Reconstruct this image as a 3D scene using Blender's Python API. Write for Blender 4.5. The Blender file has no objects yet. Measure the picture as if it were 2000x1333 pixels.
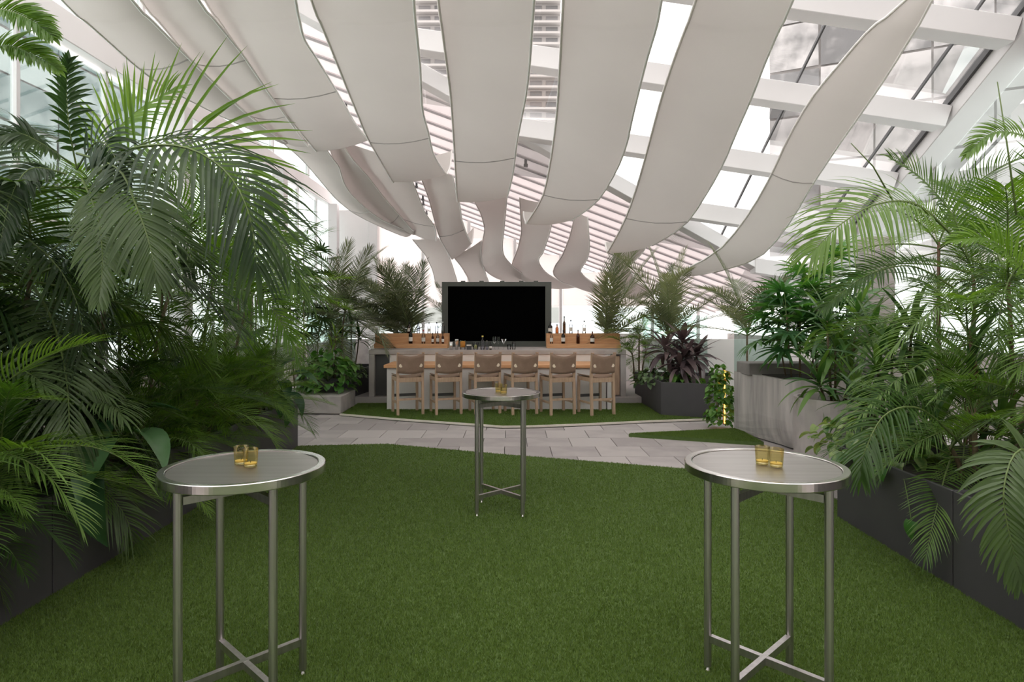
import bpy, bmesh, math, random
import numpy as np
from mathutils import Vector, Matrix, Euler

# ---------------------------------------------------------------- camera, world, exposure
F, YH, H = 1230.0, 620.0, 1.76          # focal length in pixels, horizon row, eye height
sc = bpy.context.scene
C = sc.collection
cam_data = bpy.data.cameras.new('camera')
cam = bpy.data.objects.new('camera', cam_data); C.objects.link(cam)
cam_data.sensor_width = 36.0
cam_data.lens = F / 2000 * 36
cam_data.shift_y = -(666.5 - YH) / 2000
cam_data.clip_end = 1000
cam.location = (0, 0, H); cam.rotation_euler = (math.pi / 2, 0, 0)
sc.camera = cam

world = bpy.data.worlds.new('world'); sc.world = world
world.use_nodes = True
bg = world.node_tree.nodes['Background']
bg.inputs[0].default_value = (1.0, 0.955, 0.935, 1)
bg.inputs[1].default_value = 1.35
sc.view_settings.view_transform = 'Standard'
sc.view_settings.look = 'None'
sc.view_settings.gamma = 1
sc.view_settings.use_curve_mapping = False
sc.view_settings.exposure = 1.5

R = random.Random(7)
PI = math.pi
def at(px, py, d): return Vector(((px - 1000) / F * d, d, H + (YH - py) / F * d))
def gnd(px, py, z=0.0):
    d = (H - z) * F / (py - YH); return Vector(((px - 1000) / F * d, d, z))

# ---------------------------------------------------------------- materials
def nodes_of(name):
    m = bpy.data.materials.new(name); m.use_nodes = True
    nt = m.node_tree; nt.nodes.clear()
    out = nt.nodes.new('ShaderNodeOutputMaterial')
    return m, nt, out
def noise_ramp(nt, scale, c0, c1, detail=4, stretch=None, obj_random=0.0):
    tc = nt.nodes.new('ShaderNodeTexCoord')
    src = tc.outputs['Object']
    if stretch:
        mp = nt.nodes.new('ShaderNodeMapping'); mp.inputs['Scale'].default_value = stretch
        nt.links.new(src, mp.inputs[0]); src = mp.outputs[0]
    nz = nt.nodes.new('ShaderNodeTexNoise'); nz.inputs['Scale'].default_value = scale
    nz.inputs['Detail'].default_value = detail
    nt.links.new(src, nz.inputs['Vector'])
    fac = nz.outputs['Fac']
    if obj_random:
        oi = nt.nodes.new('ShaderNodeObjectInfo')
        ma = nt.nodes.new('ShaderNodeMath'); ma.operation = 'MULTIPLY_ADD'
        ma.inputs[1].default_value = obj_random
        nt.links.new(oi.outputs['Random'], ma.inputs[0])
        sb = nt.nodes.new('ShaderNodeMath'); sb.operation = 'SUBTRACT'
        nt.links.new(fac, sb.inputs[0]); sb.inputs[1].default_value = obj_random / 2
        nt.links.new(sb.outputs[0], ma.inputs[2]); fac = ma.outputs[0]
    rp = nt.nodes.new('ShaderNodeValToRGB')
    rp.color_ramp.elements[0].position = 0.3; rp.color_ramp.elements[1].position = 0.7
    rp.color_ramp.elements[0].color = (*c0, 1); rp.color_ramp.elements[1].color = (*c1, 1)
    nt.links.new(fac, rp.inputs[0])
    return rp, nz
def mat(name, c0, c1=None, rough=0.5, metal=0.0, scale=6, bump=0.0, stretch=None, spec=0.5, obj_random=0.0, aniso=0):
    m, nt, out = nodes_of(name)
    b = nt.nodes.new('ShaderNodeBsdfPrincipled')
    rp, nz = noise_ramp(nt, scale, c0, c1 or tuple(min(1, x * 1.12) for x in c0), stretch=stretch, obj_random=obj_random)
    nt.links.new(rp.outputs[0], b.inputs['Base Color'])
    b.inputs['Roughness'].default_value = rough; b.inputs['Metallic'].default_value = metal
    b.inputs['Specular IOR Level'].default_value = spec
    if aniso: b.inputs['Anisotropic'].default_value = aniso
    if bump:
        bp = nt.nodes.new('ShaderNodeBump'); bp.inputs['Strength'].default_value = bump
        bp.inputs['Distance'].default_value = 0.01
        nt.links.new(nz.outputs['Fac'], bp.inputs['Height']); nt.links.new(bp.outputs[0], b.inputs['Normal'])
    nt.links.new(b.outputs[0], out.inputs[0])
    return m
def leaf_mat(name, c0, c1, trans=0.35, tcol=None, rough=0.38, scale=3.0, rnd=0.7, spec=0.4):
    m, nt, out = nodes_of(name)
    b = nt.nodes.new('ShaderNodeBsdfPrincipled')
    rp, nz = noise_ramp(nt, scale, c0, c1, obj_random=rnd)
    nt.links.new(rp.outputs[0], b.inputs['Base Color'])
    b.inputs['Roughness'].default_value = rough
    b.inputs['Specular IOR Level'].default_value = spec
    t = nt.nodes.new('ShaderNodeBsdfTranslucent')
    mx = nt.nodes.new('ShaderNodeMixRGB'); mx.blend_type = 'MULTIPLY'; mx.inputs[0].default_value = 1
    nt.links.new(rp.outputs[0], mx.inputs[1]); mx.inputs[2].default_value = (*(tcol or (1.9, 1.9, 0.7)), 1)
    nt.links.new(mx.outputs[0], t.inputs[0])
    ms = nt.nodes.new('ShaderNodeMixShader'); ms.inputs[0].default_value = trans
    nt.links.new(b.outputs[0], ms.inputs[1]); nt.links.new(t.outputs[0], ms.inputs[2])
    nt.links.new(ms.outputs[0], out.inputs[0])
    return m
def fabric_mat(name, col, trans):
    m, nt, out = nodes_of(name)
    rp, nz = noise_ramp(nt, 1.2, tuple(x * 0.96 for x in col), col)
    d = nt.nodes.new('ShaderNodeBsdfDiffuse'); t = nt.nodes.new('ShaderNodeBsdfTranslucent')
    nt.links.new(rp.outputs[0], d.inputs[0]); nt.links.new(rp.outputs[0], t.inputs[0])
    ms = nt.nodes.new('ShaderNodeMixShader'); ms.inputs[0].default_value = trans
    nt.links.new(d.outputs[0], ms.inputs[1]); nt.links.new(t.outputs[0], ms.inputs[2])
    nt.links.new(ms.outputs[0], out.inputs[0])
    return m
def glass_mat(name, tint, refl=0.12, rough=0.0, wave=0.0):
    # thin pane: tinted transparency with a fresnel-weighted gloss
    m, nt, out = nodes_of(name)
    tr = nt.nodes.new('ShaderNodeBsdfTransparent')
    rp, nz = noise_ramp(nt, 2.0, tuple(x * 0.97 for x in tint), tint)
    nt.links.new(rp.outputs[0], tr.inputs[0])
    g = nt.nodes.new('ShaderNodeBsdfGlossy'); g.inputs['Roughness'].default_value = rough
    lw = nt.nodes.new('ShaderNodeFresnel'); lw.inputs['IOR'].default_value = 1.45
    mu = nt.nodes.new('ShaderNodeMath'); mu.operation = 'MULTIPLY'; mu.inputs[1].default_value = refl * 8; mu.use_clamp = True
    nt.links.new(lw.outputs[0], mu.inputs[0])
    if wave:
        bp = nt.nodes.new('ShaderNodeBump'); bp.inputs['Strength'].default_value = wave; bp.inputs['Distance'].default_value = 0.1
        nt.links.new(nz.outputs['Fac'], bp.inputs['Height']); nt.links.new(bp.outputs[0], g.inputs['Normal'])
    ms = nt.nodes.new('ShaderNodeMixShader')
    nt.links.new(mu.outputs[0], ms.inputs[0]); nt.links.new(tr.outputs[0], ms.inputs[1]); nt.links.new(g.outputs[0], ms.inputs[2])
    nt.links.new(ms.outputs[0], out.inputs[0])
    return m
def emit_mat(name, col, s):
    m, nt, out = nodes_of(name)
    e = nt.nodes.new('ShaderNodeEmission'); e.inputs[1].default_value = s
    rp, nz = noise_ramp(nt, 8, tuple(x * .95 for x in col), col)
    nt.links.new(rp.outputs[0], e.inputs[0]); nt.links.new(e.outputs[0], out.inputs[0])
    return m

M = {}
M['turf'] = mat('turf_backing', (.06, .10, .02), (.08, .13, .03), 0.9, scale=20)
M['blade'] = leaf_mat('turf_blade', (.080, .142, .024), (.150, .230, .044), 0.25, (1.4, 1.3, .6), 0.5, scale=70, rnd=0)
M['slab'] = mat('stone_slab', (.34, .305, .30), (.45, .41, .40), 0.75, scale=2.2, bump=.15, obj_random=.8)
M['grout'] = mat('joint_mortar', (.14, .125, .12), None, 0.9)
M['trim'] = mat('pale_edge', (.62, .57, .50), None, 0.6)
M['planter'] = mat('charcoal_metal', (.052, .049, .053), (.062, .058, .062), 0.55, scale=3)
M['soil'] = mat('soil', (.012, .009, .007), (.03, .022, .016), 0.95, scale=30, bump=.6)
M['concrete'] = mat('cast_concrete', (.33, .30, .29), (.47, .43, .41), 0.75, scale=3.5, bump=.15)
M['concrete_streak'] = mat('streaked_concrete', (.30, .275, .265), (.52, .485, .46), 0.75, scale=3, bump=.15, stretch=(3, 3, .35))
M['concrete_dark'] = mat('dark_concrete', (.17, .155, .15), (.24, .22, .21), 0.8, scale=4, bump=.2)
M['plaster'] = mat('white_plaster', (.70, .66, .645), (.74, .70, .68), 0.7, scale=2)
M['white_paint'] = mat('white_paint', (.76, .735, .73), (.80, .775, .77), 0.5, scale=1)
M['white_steel'] = mat('white_steel', (.64, .62, .62), (.68, .66, .66), 0.45, scale=1)
M['fabric'] = fabric_mat('sail_fabric', (.62, .575, .55), 0.28)
M['soffit'] = fabric_mat('translucent_soffit', (.84, .80, .80), 0.56)
M['frosted'] = fabric_mat('frosted_panel', (.88, .84, .825), 0.62)
M['rail'] = mat('sail_rail', (.78, .75, .73), None, 0.4)
M['purlin'] = mat('grey_purlin', (.36, .34, .345), None, 0.5)
M['seam'] = mat('seam_tape', (.34, .31, .30), None, 0.8)
M['dark_metal'] = mat('dark_metal', (.06, .058, .06), None, 0.45)
M['steel'] = mat('brushed_steel', (.46, .43, .43), (.58, .55, .55), 0.38, 1.0, scale=40, stretch=(1, 1, .03))
M['steel_top'] = mat('brushed_top', (.40, .375, .36), (.47, .445, .43), 0.36, 1.0, scale=30, stretch=(.06, 1, 1))
M['steel_rim'] = mat('polished_rim', (.62, .59, .57), (.68, .65, .63), 0.2, 1.0, scale=30)
M['oak'] = mat('pale_oak', (.42, .285, .195), (.53, .37, .26), 0.6, scale=7, stretch=(6, 6, .7), bump=.1)
M['leather'] = mat('tan_suede', (.235, .155, .11), (.30, .20, .145), 0.8, scale=9, bump=.1)
M['button'] = mat('pale_disc', (.78, .66, .52), None, 0.5)
M['cedar'] = mat('warm_cedar', (.56, .275, .125), (.72, .40, .20), 0.5, scale=6, stretch=(.5, 5, 6))
M['screen'] = mat('black_screen', (.0015, .0015, .0015), (.002, .002, .002), 0.6, spec=0.0)
M['tv_frame'] = mat('screen_housing', (.085, .09, .08), (.095, .10, .09), 0.6)
M['pane'] = glass_mat('roof_glass', (.93, .95, .95), .06)
M['wall_pane'] = glass_mat('wall_glass', (.86, .92, .91), .06)
M['balustrade'] = glass_mat('green_glass', (.76, .85, .82), .10)
M['clear'] = glass_mat('clear_glass', (.95, .955, .96), .16)
M['amber_glass'] = glass_mat('amber_glass', (.86, .79, .50), .07)
M['dark_glass'] = glass_mat('dark_bottle_glass', (.16, .09, .05), .14)
M['brown_glass'] = glass_mat('brown_bottle_glass', (.42, .20, .10), .14)
M['blue_glass'] = glass_mat('violet_bottle_glass', (.80, .80, .87), .14)
M['wax'] = mat('candle_wax', (.70, .52, .20), (.76, .60, .28), 0.4)
M['paper'] = mat('paper_label', (.75, .70, .64), None, 0.7)
M['red_cap'] = mat('red_cap', (.35, .06, .05), None, 0.5)
M['yellow_cap'] = mat('yellow_cap', (.75, .62, .15), None, 0.5)
M['black_cap'] = mat('black_cap', (.02, .02, .02), None, 0.4)
M['orange'] = mat('orange_juice', (.85, .42, .08), None, 0.6)
M['lime'] = mat('lime_wedges', (.50, .55, .14), (.75, .75, .40), 0.5, scale=40)
M['tin'] = mat('polished_tin', (.72, .70, .68), None, 0.18, 1.0)
M['stem'] = mat('cane_stem', (.10, .075, .04), (.17, .12, .07), 0.7, scale=12, stretch=(1, 1, 6))
M['green_stem'] = mat('green_stem', (.09, .14, .035), (.15, .20, .06), 0.5, scale=12)
M['brown_stem'] = mat('brown_stem', (.13, .065, .04), (.20, .11, .07), 0.7, scale=12)
M['kentia'] = leaf_mat('kentia_leaf', (.024, .050, .018), (.085, .130, .050), .30, (1.7, 2.1, .5))
M['areca'] = leaf_mat('areca_leaf', (.046, .098, .022), (.140, .235, .052), .38, (1.7, 1.9, .45))
M['fresh'] = leaf_mat('fresh_palm_leaf', (.085, .175, .022), (.180, .300, .052), .45, (1.6, 1.7, .45))
M['phoenix'] = leaf_mat('grey_palm_leaf', (.100, .125, .075), (.19, .215, .14), .30, (1.5, 1.5, .7))
M['rhapis'] = leaf_mat('lady_palm_leaf', (.035, .105, .035), (.085, .200, .055), .32, (1.5, 1.9, .5))
M['broad'] = leaf_mat('broad_leaf', (.030, .085, .036), (.070, .150, .060), .15, rough=.25)
M['pothos'] = leaf_mat('heart_leaf', (.050, .150, .025), (.130, .270, .060), .25, rough=.28)
M['pothos_v'] = leaf_mat('cream_splashed_leaf', (.040, .130, .035), (.26, .34, .13), .25, rough=.28, scale=22, rnd=.35)
M['dracaena'] = leaf_mat('strap_leaf', (.040, .105, .030), (.120, .225, .055), .28, rough=.3)
M['lime_leaf'] = leaf_mat('lime_strap_leaf', (.13, .24, .035), (.24, .36, .07), .3, rough=.3)
M['purple'] = leaf_mat('purple_leaf', (.085, .060, .066), (.20, .145, .145), .12, (1.2, .8, .8), rough=.35)
M['sage'] = leaf_mat('sage_leaf', (.075, .130, .060), (.16, .235, .11), .2)
M['dry'] = leaf_mat('dry_tip', (.20, .15, .10), (.30, .23, .17), .2, (1, 1, 1))
M['facade_glass'] = mat('facade_glass', (.10, .097, .097), (.30, .285, .28), 0.06, 0.85, scale=.8, bump=1.0, spec=.6, obj_random=.6)
M['teal_glass'] = mat('teal_facade_glass', (.10, .135, .135), (.30, .33, .325), 0.10, 0.6, scale=.8, bump=1.0, obj_random=.6)
M['tower'] = mat('tower_concrete', (.25, .23, .22), None, 0.8, scale=.05)
M['tower_window'] = mat('tower_window', (.09, .085, .085), (.14, .13, .13), 0.3, scale=.2, obj_random=.7)
M['warm_led'] = emit_mat('warm_led', (1.0, .38, .06), 3.0)

# ---------------------------------------------------------------- mesh building
class MB:
    def __init__(s): s.v = []; s.f = []; s.m = []
    def add(s, vs, fs, mi=0):
        o = len(s.v); s.v += [tuple(v) for v in vs]
        s.f += [tuple(i + o for i in f) for f in fs]; s.m += [mi] * len(fs)
    def box(s, x0, x1, y0, y1, z0, z1, mi=0):
        s.add([(x, y, z) for z in (z0, z1) for y in (y0, y1) for x in (x0, x1)],
              [(0, 2, 3, 1), (4, 5, 7, 6), (0, 1, 5, 4), (2, 6, 7, 3), (0, 4, 6, 2), (1, 3, 7, 5)], mi)
    def hexa(s, b, t, mi=0):           # 4 bottom and 4 top corners, both in the same order
        s.add(list(b) + list(t), [(3, 2, 1, 0), (4, 5, 6, 7), (0, 1, 5, 4), (1, 2, 6, 5), (2, 3, 7, 6), (3, 0, 4, 7)], mi)
    def prism(s, poly, z0, z1, mi=0):
        n = len(poly)
        s.add([(x, y, z0) for x, y in poly] + [(x, y, z1) for x, y in poly],
              [tuple(range(n - 1, -1, -1)), tuple(range(n, 2 * n))] + [(i, (i + 1) % n, n + (i + 1) % n, n + i) for i in range(n)], mi)
    def bar(s, a, b, w, h=None, mi=0, up=(0, 0, 1)):
        a, b = Vector(a), Vector(b); d = (b - a).normalized(); h = h or w
        sd = d.cross(Vector(up))
        if sd.length < 1e-4: sd = Vector((1, 0, 0))
        sd.normalize(); u = sd.cross(d)
        q = [sd * (-w / 2) + u * (-h / 2), sd * (w / 2) + u * (-h / 2), sd * (w / 2) + u * (h / 2), sd * (-w / 2) + u * (h / 2)]
        s.hexa([a + k for k in q], [b + k for k in q], mi)
    def tube(s, pts, r0, r1=None, n=6, mi=0, caps=True):
        pts = [Vector(p) for p in pts]; r1 = r0 if r1 is None else r1
        rings = []; o = len(s.v); k = len(pts)
        for i, p in enumerate(pts):
            d = (pts[min(i + 1, k - 1)] - pts[max(i - 1, 0)]).normalized()
            a = d.cross(Vector((0, 0, 1)))
            if a.length < 1e-3: a = d.cross(Vector((0, 1, 0)))
            a.normalize(); b = a.cross(d); r = r0 + (r1 - r0) * i / max(1, k - 1)
            s.v += [tuple(p + a * (r * math.cos(2 * PI * j / n)) + b * (r * math.sin(2 * PI * j / n))) for j in range(n)]
        for i in range(k - 1):
            for j in range(n):
                s.f.append((o + i * n + j, o + (i + 1) * n + j, o + (i + 1) * n + (j + 1) % n, o + i * n + (j + 1) % n)); s.m.append(mi)
        if caps:
            s.f.append(tuple(o + j for j in range(n))); s.m.append(mi)
            s.f.append(tuple(o + (k - 1) * n + j for j in range(n - 1, -1, -1))); s.m.append(mi)
    def lathe(s, prof, n=20, mi=0, c=(0, 0, 0)):
        o = len(s.v)
        for r, z in prof:
            s.v += [(c[0] + r * math.cos(2 * PI * j / n), c[1] + r * math.sin(2 * PI * j / n), c[2] + z) for j in range(n)]
        for i in range(len(prof) - 1):
            for j in range(n):
                s.f.append((o + i * n + j, o + i * n + (j + 1) % n, o + (i + 1) * n + (j + 1) % n, o + (i + 1) * n + j)); s.m.append(mi)
    def leaf(s, p, d, n, L, W, prof, segs=4, droop=0.6, fold=0.25, mi=0, twist=0.0):
        p = Vector(p); d = Vector(d).normalized(); n = Vector(n)
        o = len(s.v)
        for i in range(segs + 1):
            t = i / segs
            sd = d.cross(n)
            if sd.length < 1e-4: sd = d.cross(Vector((1, 0, 0)))
            sd.normalize(); n = sd.cross(d)
            w = W * max(prof(t), .02) / 2
            s.v += [tuple(p - sd * w + n * (fold * w)), tuple(p), tuple(p + sd * w + n * (fold * w))]
            p = p + d * (L / segs)
            d = (d + Vector((0, 0, -1)) * (droop / segs)).normalized()
        for i in range(segs):
            a = o + i * 3
            s.f += [(a, a + 1, a + 4, a + 3), (a + 1, a + 2, a + 5, a + 4)]; s.m += [mi, mi]
    def mesh(s, name, mats, smooth=False, bevel=0.0):
        me = bpy.data.meshes.new(name); me.from_pydata(s.v, [], s.f)
        for k in (mats if isinstance(mats, (list, tuple)) else [mats]): me.materials.append(M[k] if isinstance(k, str) else k)
        me.polygons.foreach_set('material_index', s.m)
        if bevel:
            bm = bmesh.new(); bm.from_mesh(me)
            bmesh.ops.bevel(bm, geom=bm.edges[:], offset=bevel, segments=1, affect='EDGES', profile=0.5)
            bm.to_mesh(me); bm.free()
        if smooth: me.polygons.foreach_set('use_smooth', [True] * len(me.polygons))
        me.update(); return me
    def build(s, name, mats, parent=None, smooth=False, bevel=0.0):
        return place(s.mesh(name, mats, smooth, bevel), name, parent)

def place(me, name, parent=None, loc=None, rot=None, scale=None):
    o = bpy.data.objects.new(name, me); C.objects.link(o)
    if parent is not None: o.parent = parent
    if loc is not None: o.location = loc
    if rot is not None: o.rotation_euler = rot
    if scale is not None: o.scale = (scale,) * 3 if isinstance(scale, (int, float)) else scale
    return o
def tag(o, label, cat, group=None):
    o['label'] = label; o['category'] = cat
    if group: o['group'] = group
    return o
def thing(name, label, cat, loc=(0, 0, 0), rz=0.0, group=None):
    o = bpy.data.objects.new(name, None); C.objects.link(o)
    o.empty_display_size = .05
    o.location = loc; o.rotation_euler = (0, 0, rz)
    return tag(o, label, cat, group)
def struct(o, label=None):
    o['kind'] = 'structure'
    if label: o['label'] = label
    return o
def copy_tree(src, loc, rz, label):
    r = src.copy(); C.objects.link(r); r.location = loc; r.rotation_euler = (0, 0, rz); r['label'] = label
    for ch in list(src.children):
        c = ch.copy(); C.objects.link(c); c.parent = r
        for g in list(ch.children):
            k = g.copy(); C.objects.link(k); k.parent = c
    return r
def empty_struct(name, label=None):
    o = bpy.data.objects.new(name, None); C.objects.link(o); o.empty_display_size = .05
    return struct(o, label)

# ================================================================= FLOOR
mb = MB(); mb.box(-9, 9, -6, 24, -0.30, -0.055)
floor = struct(mb.build('floor', 'grout'), 'grey stone paved floor with thin joints')
SX, SY = .62, .62
tile = MB(); tile.box(-SX / 2 + .004, SX / 2 - .004, -SY / 2 + .004, SY / 2 - .004, -.035, 0)
tile_me = tile.mesh('paving_slab', 'slab', bevel=.003)
n_t = 0
for iy in range(0, 15):
    y = 6.5 + SY * iy
    for ix in range(-9, 10):
        x = ix * SX + (.31 if iy % 2 else 0) - .1
        hide = (y < 8.9 - .4 * max(0, x + 1.9) - .5 and abs(x) < 3)          # under the lawn
        if hide or (y > 12.6 and -3.1 < x < 2.6) or (y > 11.4 and x < -4.6) or x < -5.1 or x > 5.4: continue
        o = place(tile_me, 'paving_slab', floor, (x, y, -.02 + R.uniform(-.0015, .0015))); n_t += 1
mb = MB(); mb.box(-9, 9, -6, 6.1, -.055, -.012); mb.box(-9, 9, 15.6, 24, -.055, -.012)
mb.box(-9, -5.5, 6.1, 15.6, -.055, -.012); mb.box(5.8, 9, 6.1, 15.6, -.055, -.012)
o = mb.build('paving_margin', 'slab', floor)

lawn_far = [gnd(568, 874.5), gnd(754, 870), gnd(1000, 892), gnd(1340, 919)]
lawn_poly = [(-2.9, -3), (3.1, -3), (3.1, 6.62)] + [(p.x, p.y) for p in reversed(lawn_far)]
bar_front = [gnd(665, 810.5), gnd(776, 820), gnd(938, 831.5), gnd(981, 834.8), gnd(1040, 834), gnd(1146, 830), gnd(1270, 824), gnd(1389, 820)]
bar_poly = [(p.x, p.y) for p in bar_front] + [(3.3, 12.78), (-3.12, 12.78)]
wedge_poly = [tuple(gnd(1228, 851.5)[:2]), tuple(gnd(1492, 869)[:2]), tuple(gnd(1440, 841)[:2])]
def in_poly(X, Y, poly):
    ins = np.zeros(X.shape, bool); n = len(poly)
    for i in range(n):
        x0, y0 = poly[i]; x1, y1 = poly[(i + 1) % n]
        if y0 == y1: continue
        c = ((y0 > Y) != (y1 > Y)) & (X < (x1 - x0) * (Y - y0) / (y1 - y0) + x0)
        ins ^= c
    return ins
rng = np.random.default_rng(3)
def lawn(name, poly, zt, count, label, near_bias):
    m_ = MB(); m_.prism(poly, -.02, zt)
    base = struct(m_.build('floor_' + name, 'turf'), label)
    xs = [p[0] for p in poly]; ys = [max(2.2, p[1]) for p in poly]
    if near_bias:                                   # thin out with distance, as blades shrink
        u = rng.random(count * 2); y0, y1 = min(ys), max(ys)
        Y = 1 / (1 / y0 + u * (1 / y1 - 1 / y0))
    else: Y = rng.uniform(min(ys), max(ys), count * 2)
    X = rng.uniform(min(xs), max(xs), count * 2)
    k = in_poly(X, Y, poly); X = X[k][:count]; Y = Y[k][:count]; n = len(X)
    hgt = rng.uniform(.009, .020, n); az = rng.uniform(0, 2 * PI, n)
    wd = .0013 * (1 + Y * .22); tl = rng.uniform(.15, .9, n) * hgt; ta = rng.uniform(0, 2 * PI, n)
    co = np.zeros((n, 3, 3))
    co[:, 0] = np.stack([X - wd * np.cos(az), Y - wd * np.sin(az), np.full(n, zt - .002)], 1)
    co[:, 1] = np.stack([X + wd * np.cos(az), Y + wd * np.sin(az), np.full(n, zt - .002)], 1)
    co[:, 2] = np.stack([X + tl * np.cos(ta), Y + tl * np.sin(ta), zt + hgt], 1)
    me = bpy.data.meshes.new('turf_grass')
    me.vertices.add(n * 3); me.vertices.foreach_set('co', co.ravel())
    me.loops.add(n * 3); me.loops.foreach_set('vertex_index', np.arange(n * 3, dtype=np.int32))
    me.polygons.add(n); me.polygons.foreach_set('loop_start', np.arange(0, n * 3, 3, dtype=np.int32))
    me.polygons.foreach_set('loop_total', np.full(n, 3, dtype=np.int32))
    me.materials.append(M['blade']); me.update(calc_edges=True)
    o = place(me, 'turf_grass', base); o['kind'] = 'stuff'
    return base
lawn('turf_main', lawn_poly, .018, 800000, 'green artificial lawn in front of the paving', True)
lawn('turf_bar', bar_poly, .012, 130000, 'green artificial turf strip under the bar stools', False)
lawn('turf_wedge', wedge_poly, .03, 30000, 'triangular turf wedge beside the concrete planter', False)
mb = MB()
for a, b in zip(bar_front[:-1], bar_front[1:]): mb.bar(a + Vector((0, -.02, .008)), b + Vector((0, -.02, .008)), .035, .03)
struct(mb.build('trim_1', 'trim'), 'pale edging strip along the bar turf')
mb = MB(); mb.box(-3.35, 3.4, 12.8, 15.6, -.03, .135)
struct(mb.build('floor_step', 'slab', bevel=.006), 'low stone step behind the bar')

# ================================================================= ROOF
ba, bb, bc = 10.157, .145, .546          # glazed plane: z = H + ba - bb*x - bc*y
def zr(x, y): return H + ba - bb * x - bc * y
def on_roof(px, py):
    u, v = (px - 1000) / F, (YH - py) / F
    y = ba / (v + bb * u + bc); return Vector((u * y, y, H + v * y))
P1, P2 = on_roof(820, 130), on_roof(1400, 460)          # line where glazing meets the slatted soffit
bdir = (P2 - P1)
sx = -.37
sy = (bdir.z - sx * bdir.x) / bdir.y
def zs(x, y): return P1.z + sx * (x - P1.x) + sy * (y - P1.y)
def yb(x): return P1.y + (x - P1.x) / bdir.x * bdir.y   # y of the meeting line at x
XL, XR = -6.3, 7.12
ceiling = empty_struct('ceiling', 'sloping glazed roof on white steel beams with a slatted white soffit')
BY = [8.93 + 1.4 * i for i in range(-8, 6)]
for y in BY:
    x0 = XL
    if y > yb(XL): x0 = P1.x + (y - P1.y) / bdir.y * bdir.x
    if x0 > XR - .3: continue
    mb = MB(); q = .16
    b = [(x0, y - q, zr(x0, y) - .40), (XR - .12, y - q, zr(XR, y) - .40), (XR - .12, y + q, zr(XR, y) - .40), (x0, y + q, zr(x0, y) - .40)]
    t = [(x0, y - q, zr(x0, y) - .06), (XR, y - q, zr(XR, y) - .06), (XR, y + q, zr(XR, y) - .06), (x0, y + q, zr(x0, y) - .06)]
    mb.hexa(b, t); mb.build('roof_beam', 'white_steel', ceiling, bevel=.008)
MX = [6.55 - 1.9 * i for i in range(0, 7)]
for i in range(len(BY) - 1):
    y0, y1 = BY[i], BY[i + 1]
    xs = [XR] + [m for m in MX if m > XL] + [XL]
    for k in range(len(xs) - 1):
        xb, xa = xs[k], xs[k + 1]
        if y0 > yb(xb) - .05: continue
        if y0 > yb(xa): xa = max(xa, P1.x + (y0 - P1.y) / bdir.y * bdir.x)
        if xb - xa < .1: continue
        mb = MB()
        b = [(xa + .012, y0 + .01, zr(xa, y0) - .01), (xb - .012, y0 + .01, zr(xb, y0) - .01), (xb - .012, y1 - .01, zr(xb, y1) - .01), (xa + .012, y1 - .01, zr(xa, y1) - .01)]
        mb.add(b, [(0, 1, 2, 3)])
        mb.build('glass_pane', 'pane', ceiling)
        mb = MB(); mb.bar((xb, y0, zr(xb, y0) - .02), (xb, y1, zr(xb, y1) - .02), .028, .05); mb.build('mullion', 'dark_metal', ceiling)
# beam along the meeting line, eave gutter beam
mb = MB(); a = P1 - bdir * .62; b = P1 + bdir * 1.40
mb.bar(a - Vector((0, 0, .14)), b - Vector((0, 0, .14)), .26, .30); mb.build('valley_beam', 'white_steel', ceiling, bevel=.008)
mb = MB(); mb.bar((XR + .22, 2.5, zr(XR, 2.5) - .16), (XR + .22, 16.6, zr(XR, 16.6) - .16), .44, .34); mb.build('eave_beam', 'white_steel', ceiling, bevel=.01)
mb = MB(); mb.bar((XR - .03, 2.5, zr(XR, 2.5) - .03), (XR - .03, 16.6, zr(XR, 16.6) - .03), .05, .10); mb.build('eave_gutter', 'dark_metal', ceiling)
# slatted soffit: broad white boards running across, with dark gaps
ys = 8.7
while ys < 22.0:
    y1 = ys + .70
    x1 = XR if ys > yb(XR) else P1.x + (max(ys, P1.y - bdir.y) - P1.y) / bdir.y * bdir.x
    x0 = XL - .6
    if x1 > x0 + .4:
        mb = MB()
        b = [(x0, ys, zs(x0, ys)), (x1, ys, zs(x1, ys)), (x1, y1 + .02, zs(x1, y1) + .03), (x0, y1 + .02, zs(x0, y1) + .03)]
        t = [(p[0], p[1], p[2] + .05) for p in b]
        mb.hexa(b, t); mb.build('soffit_board', 'soffit', ceiling)
        mb = MB(); mb.bar((x0, y1, zs(x0, y1) - .018), (x1, y1, zs(x1, y1) - .018), .05, .036); mb.build('soffit_purlin', 'purlin', ceiling)
        for q in range(3):
            xx = x0 + (x1 - x0) * (.28 + .25 * q) + R.uniform(-.2, .2)
            if -4.5 < xx < min(1.0, x1 - .3) and q != 1:
                mb = MB(); mb.box(xx - .03, xx + .03, y1 - .02, y1 + .03, zs(xx, y1) - .16, zs(xx, y1) - .03); mb.box(xx - .045, xx + .045, y1 - .04, y1 + .02, zs(xx, y1) - .20, zs(xx, y1) - .14)
                mb.build('sail_bracket', 'dark_metal', ceiling)
    ys += .70

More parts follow.
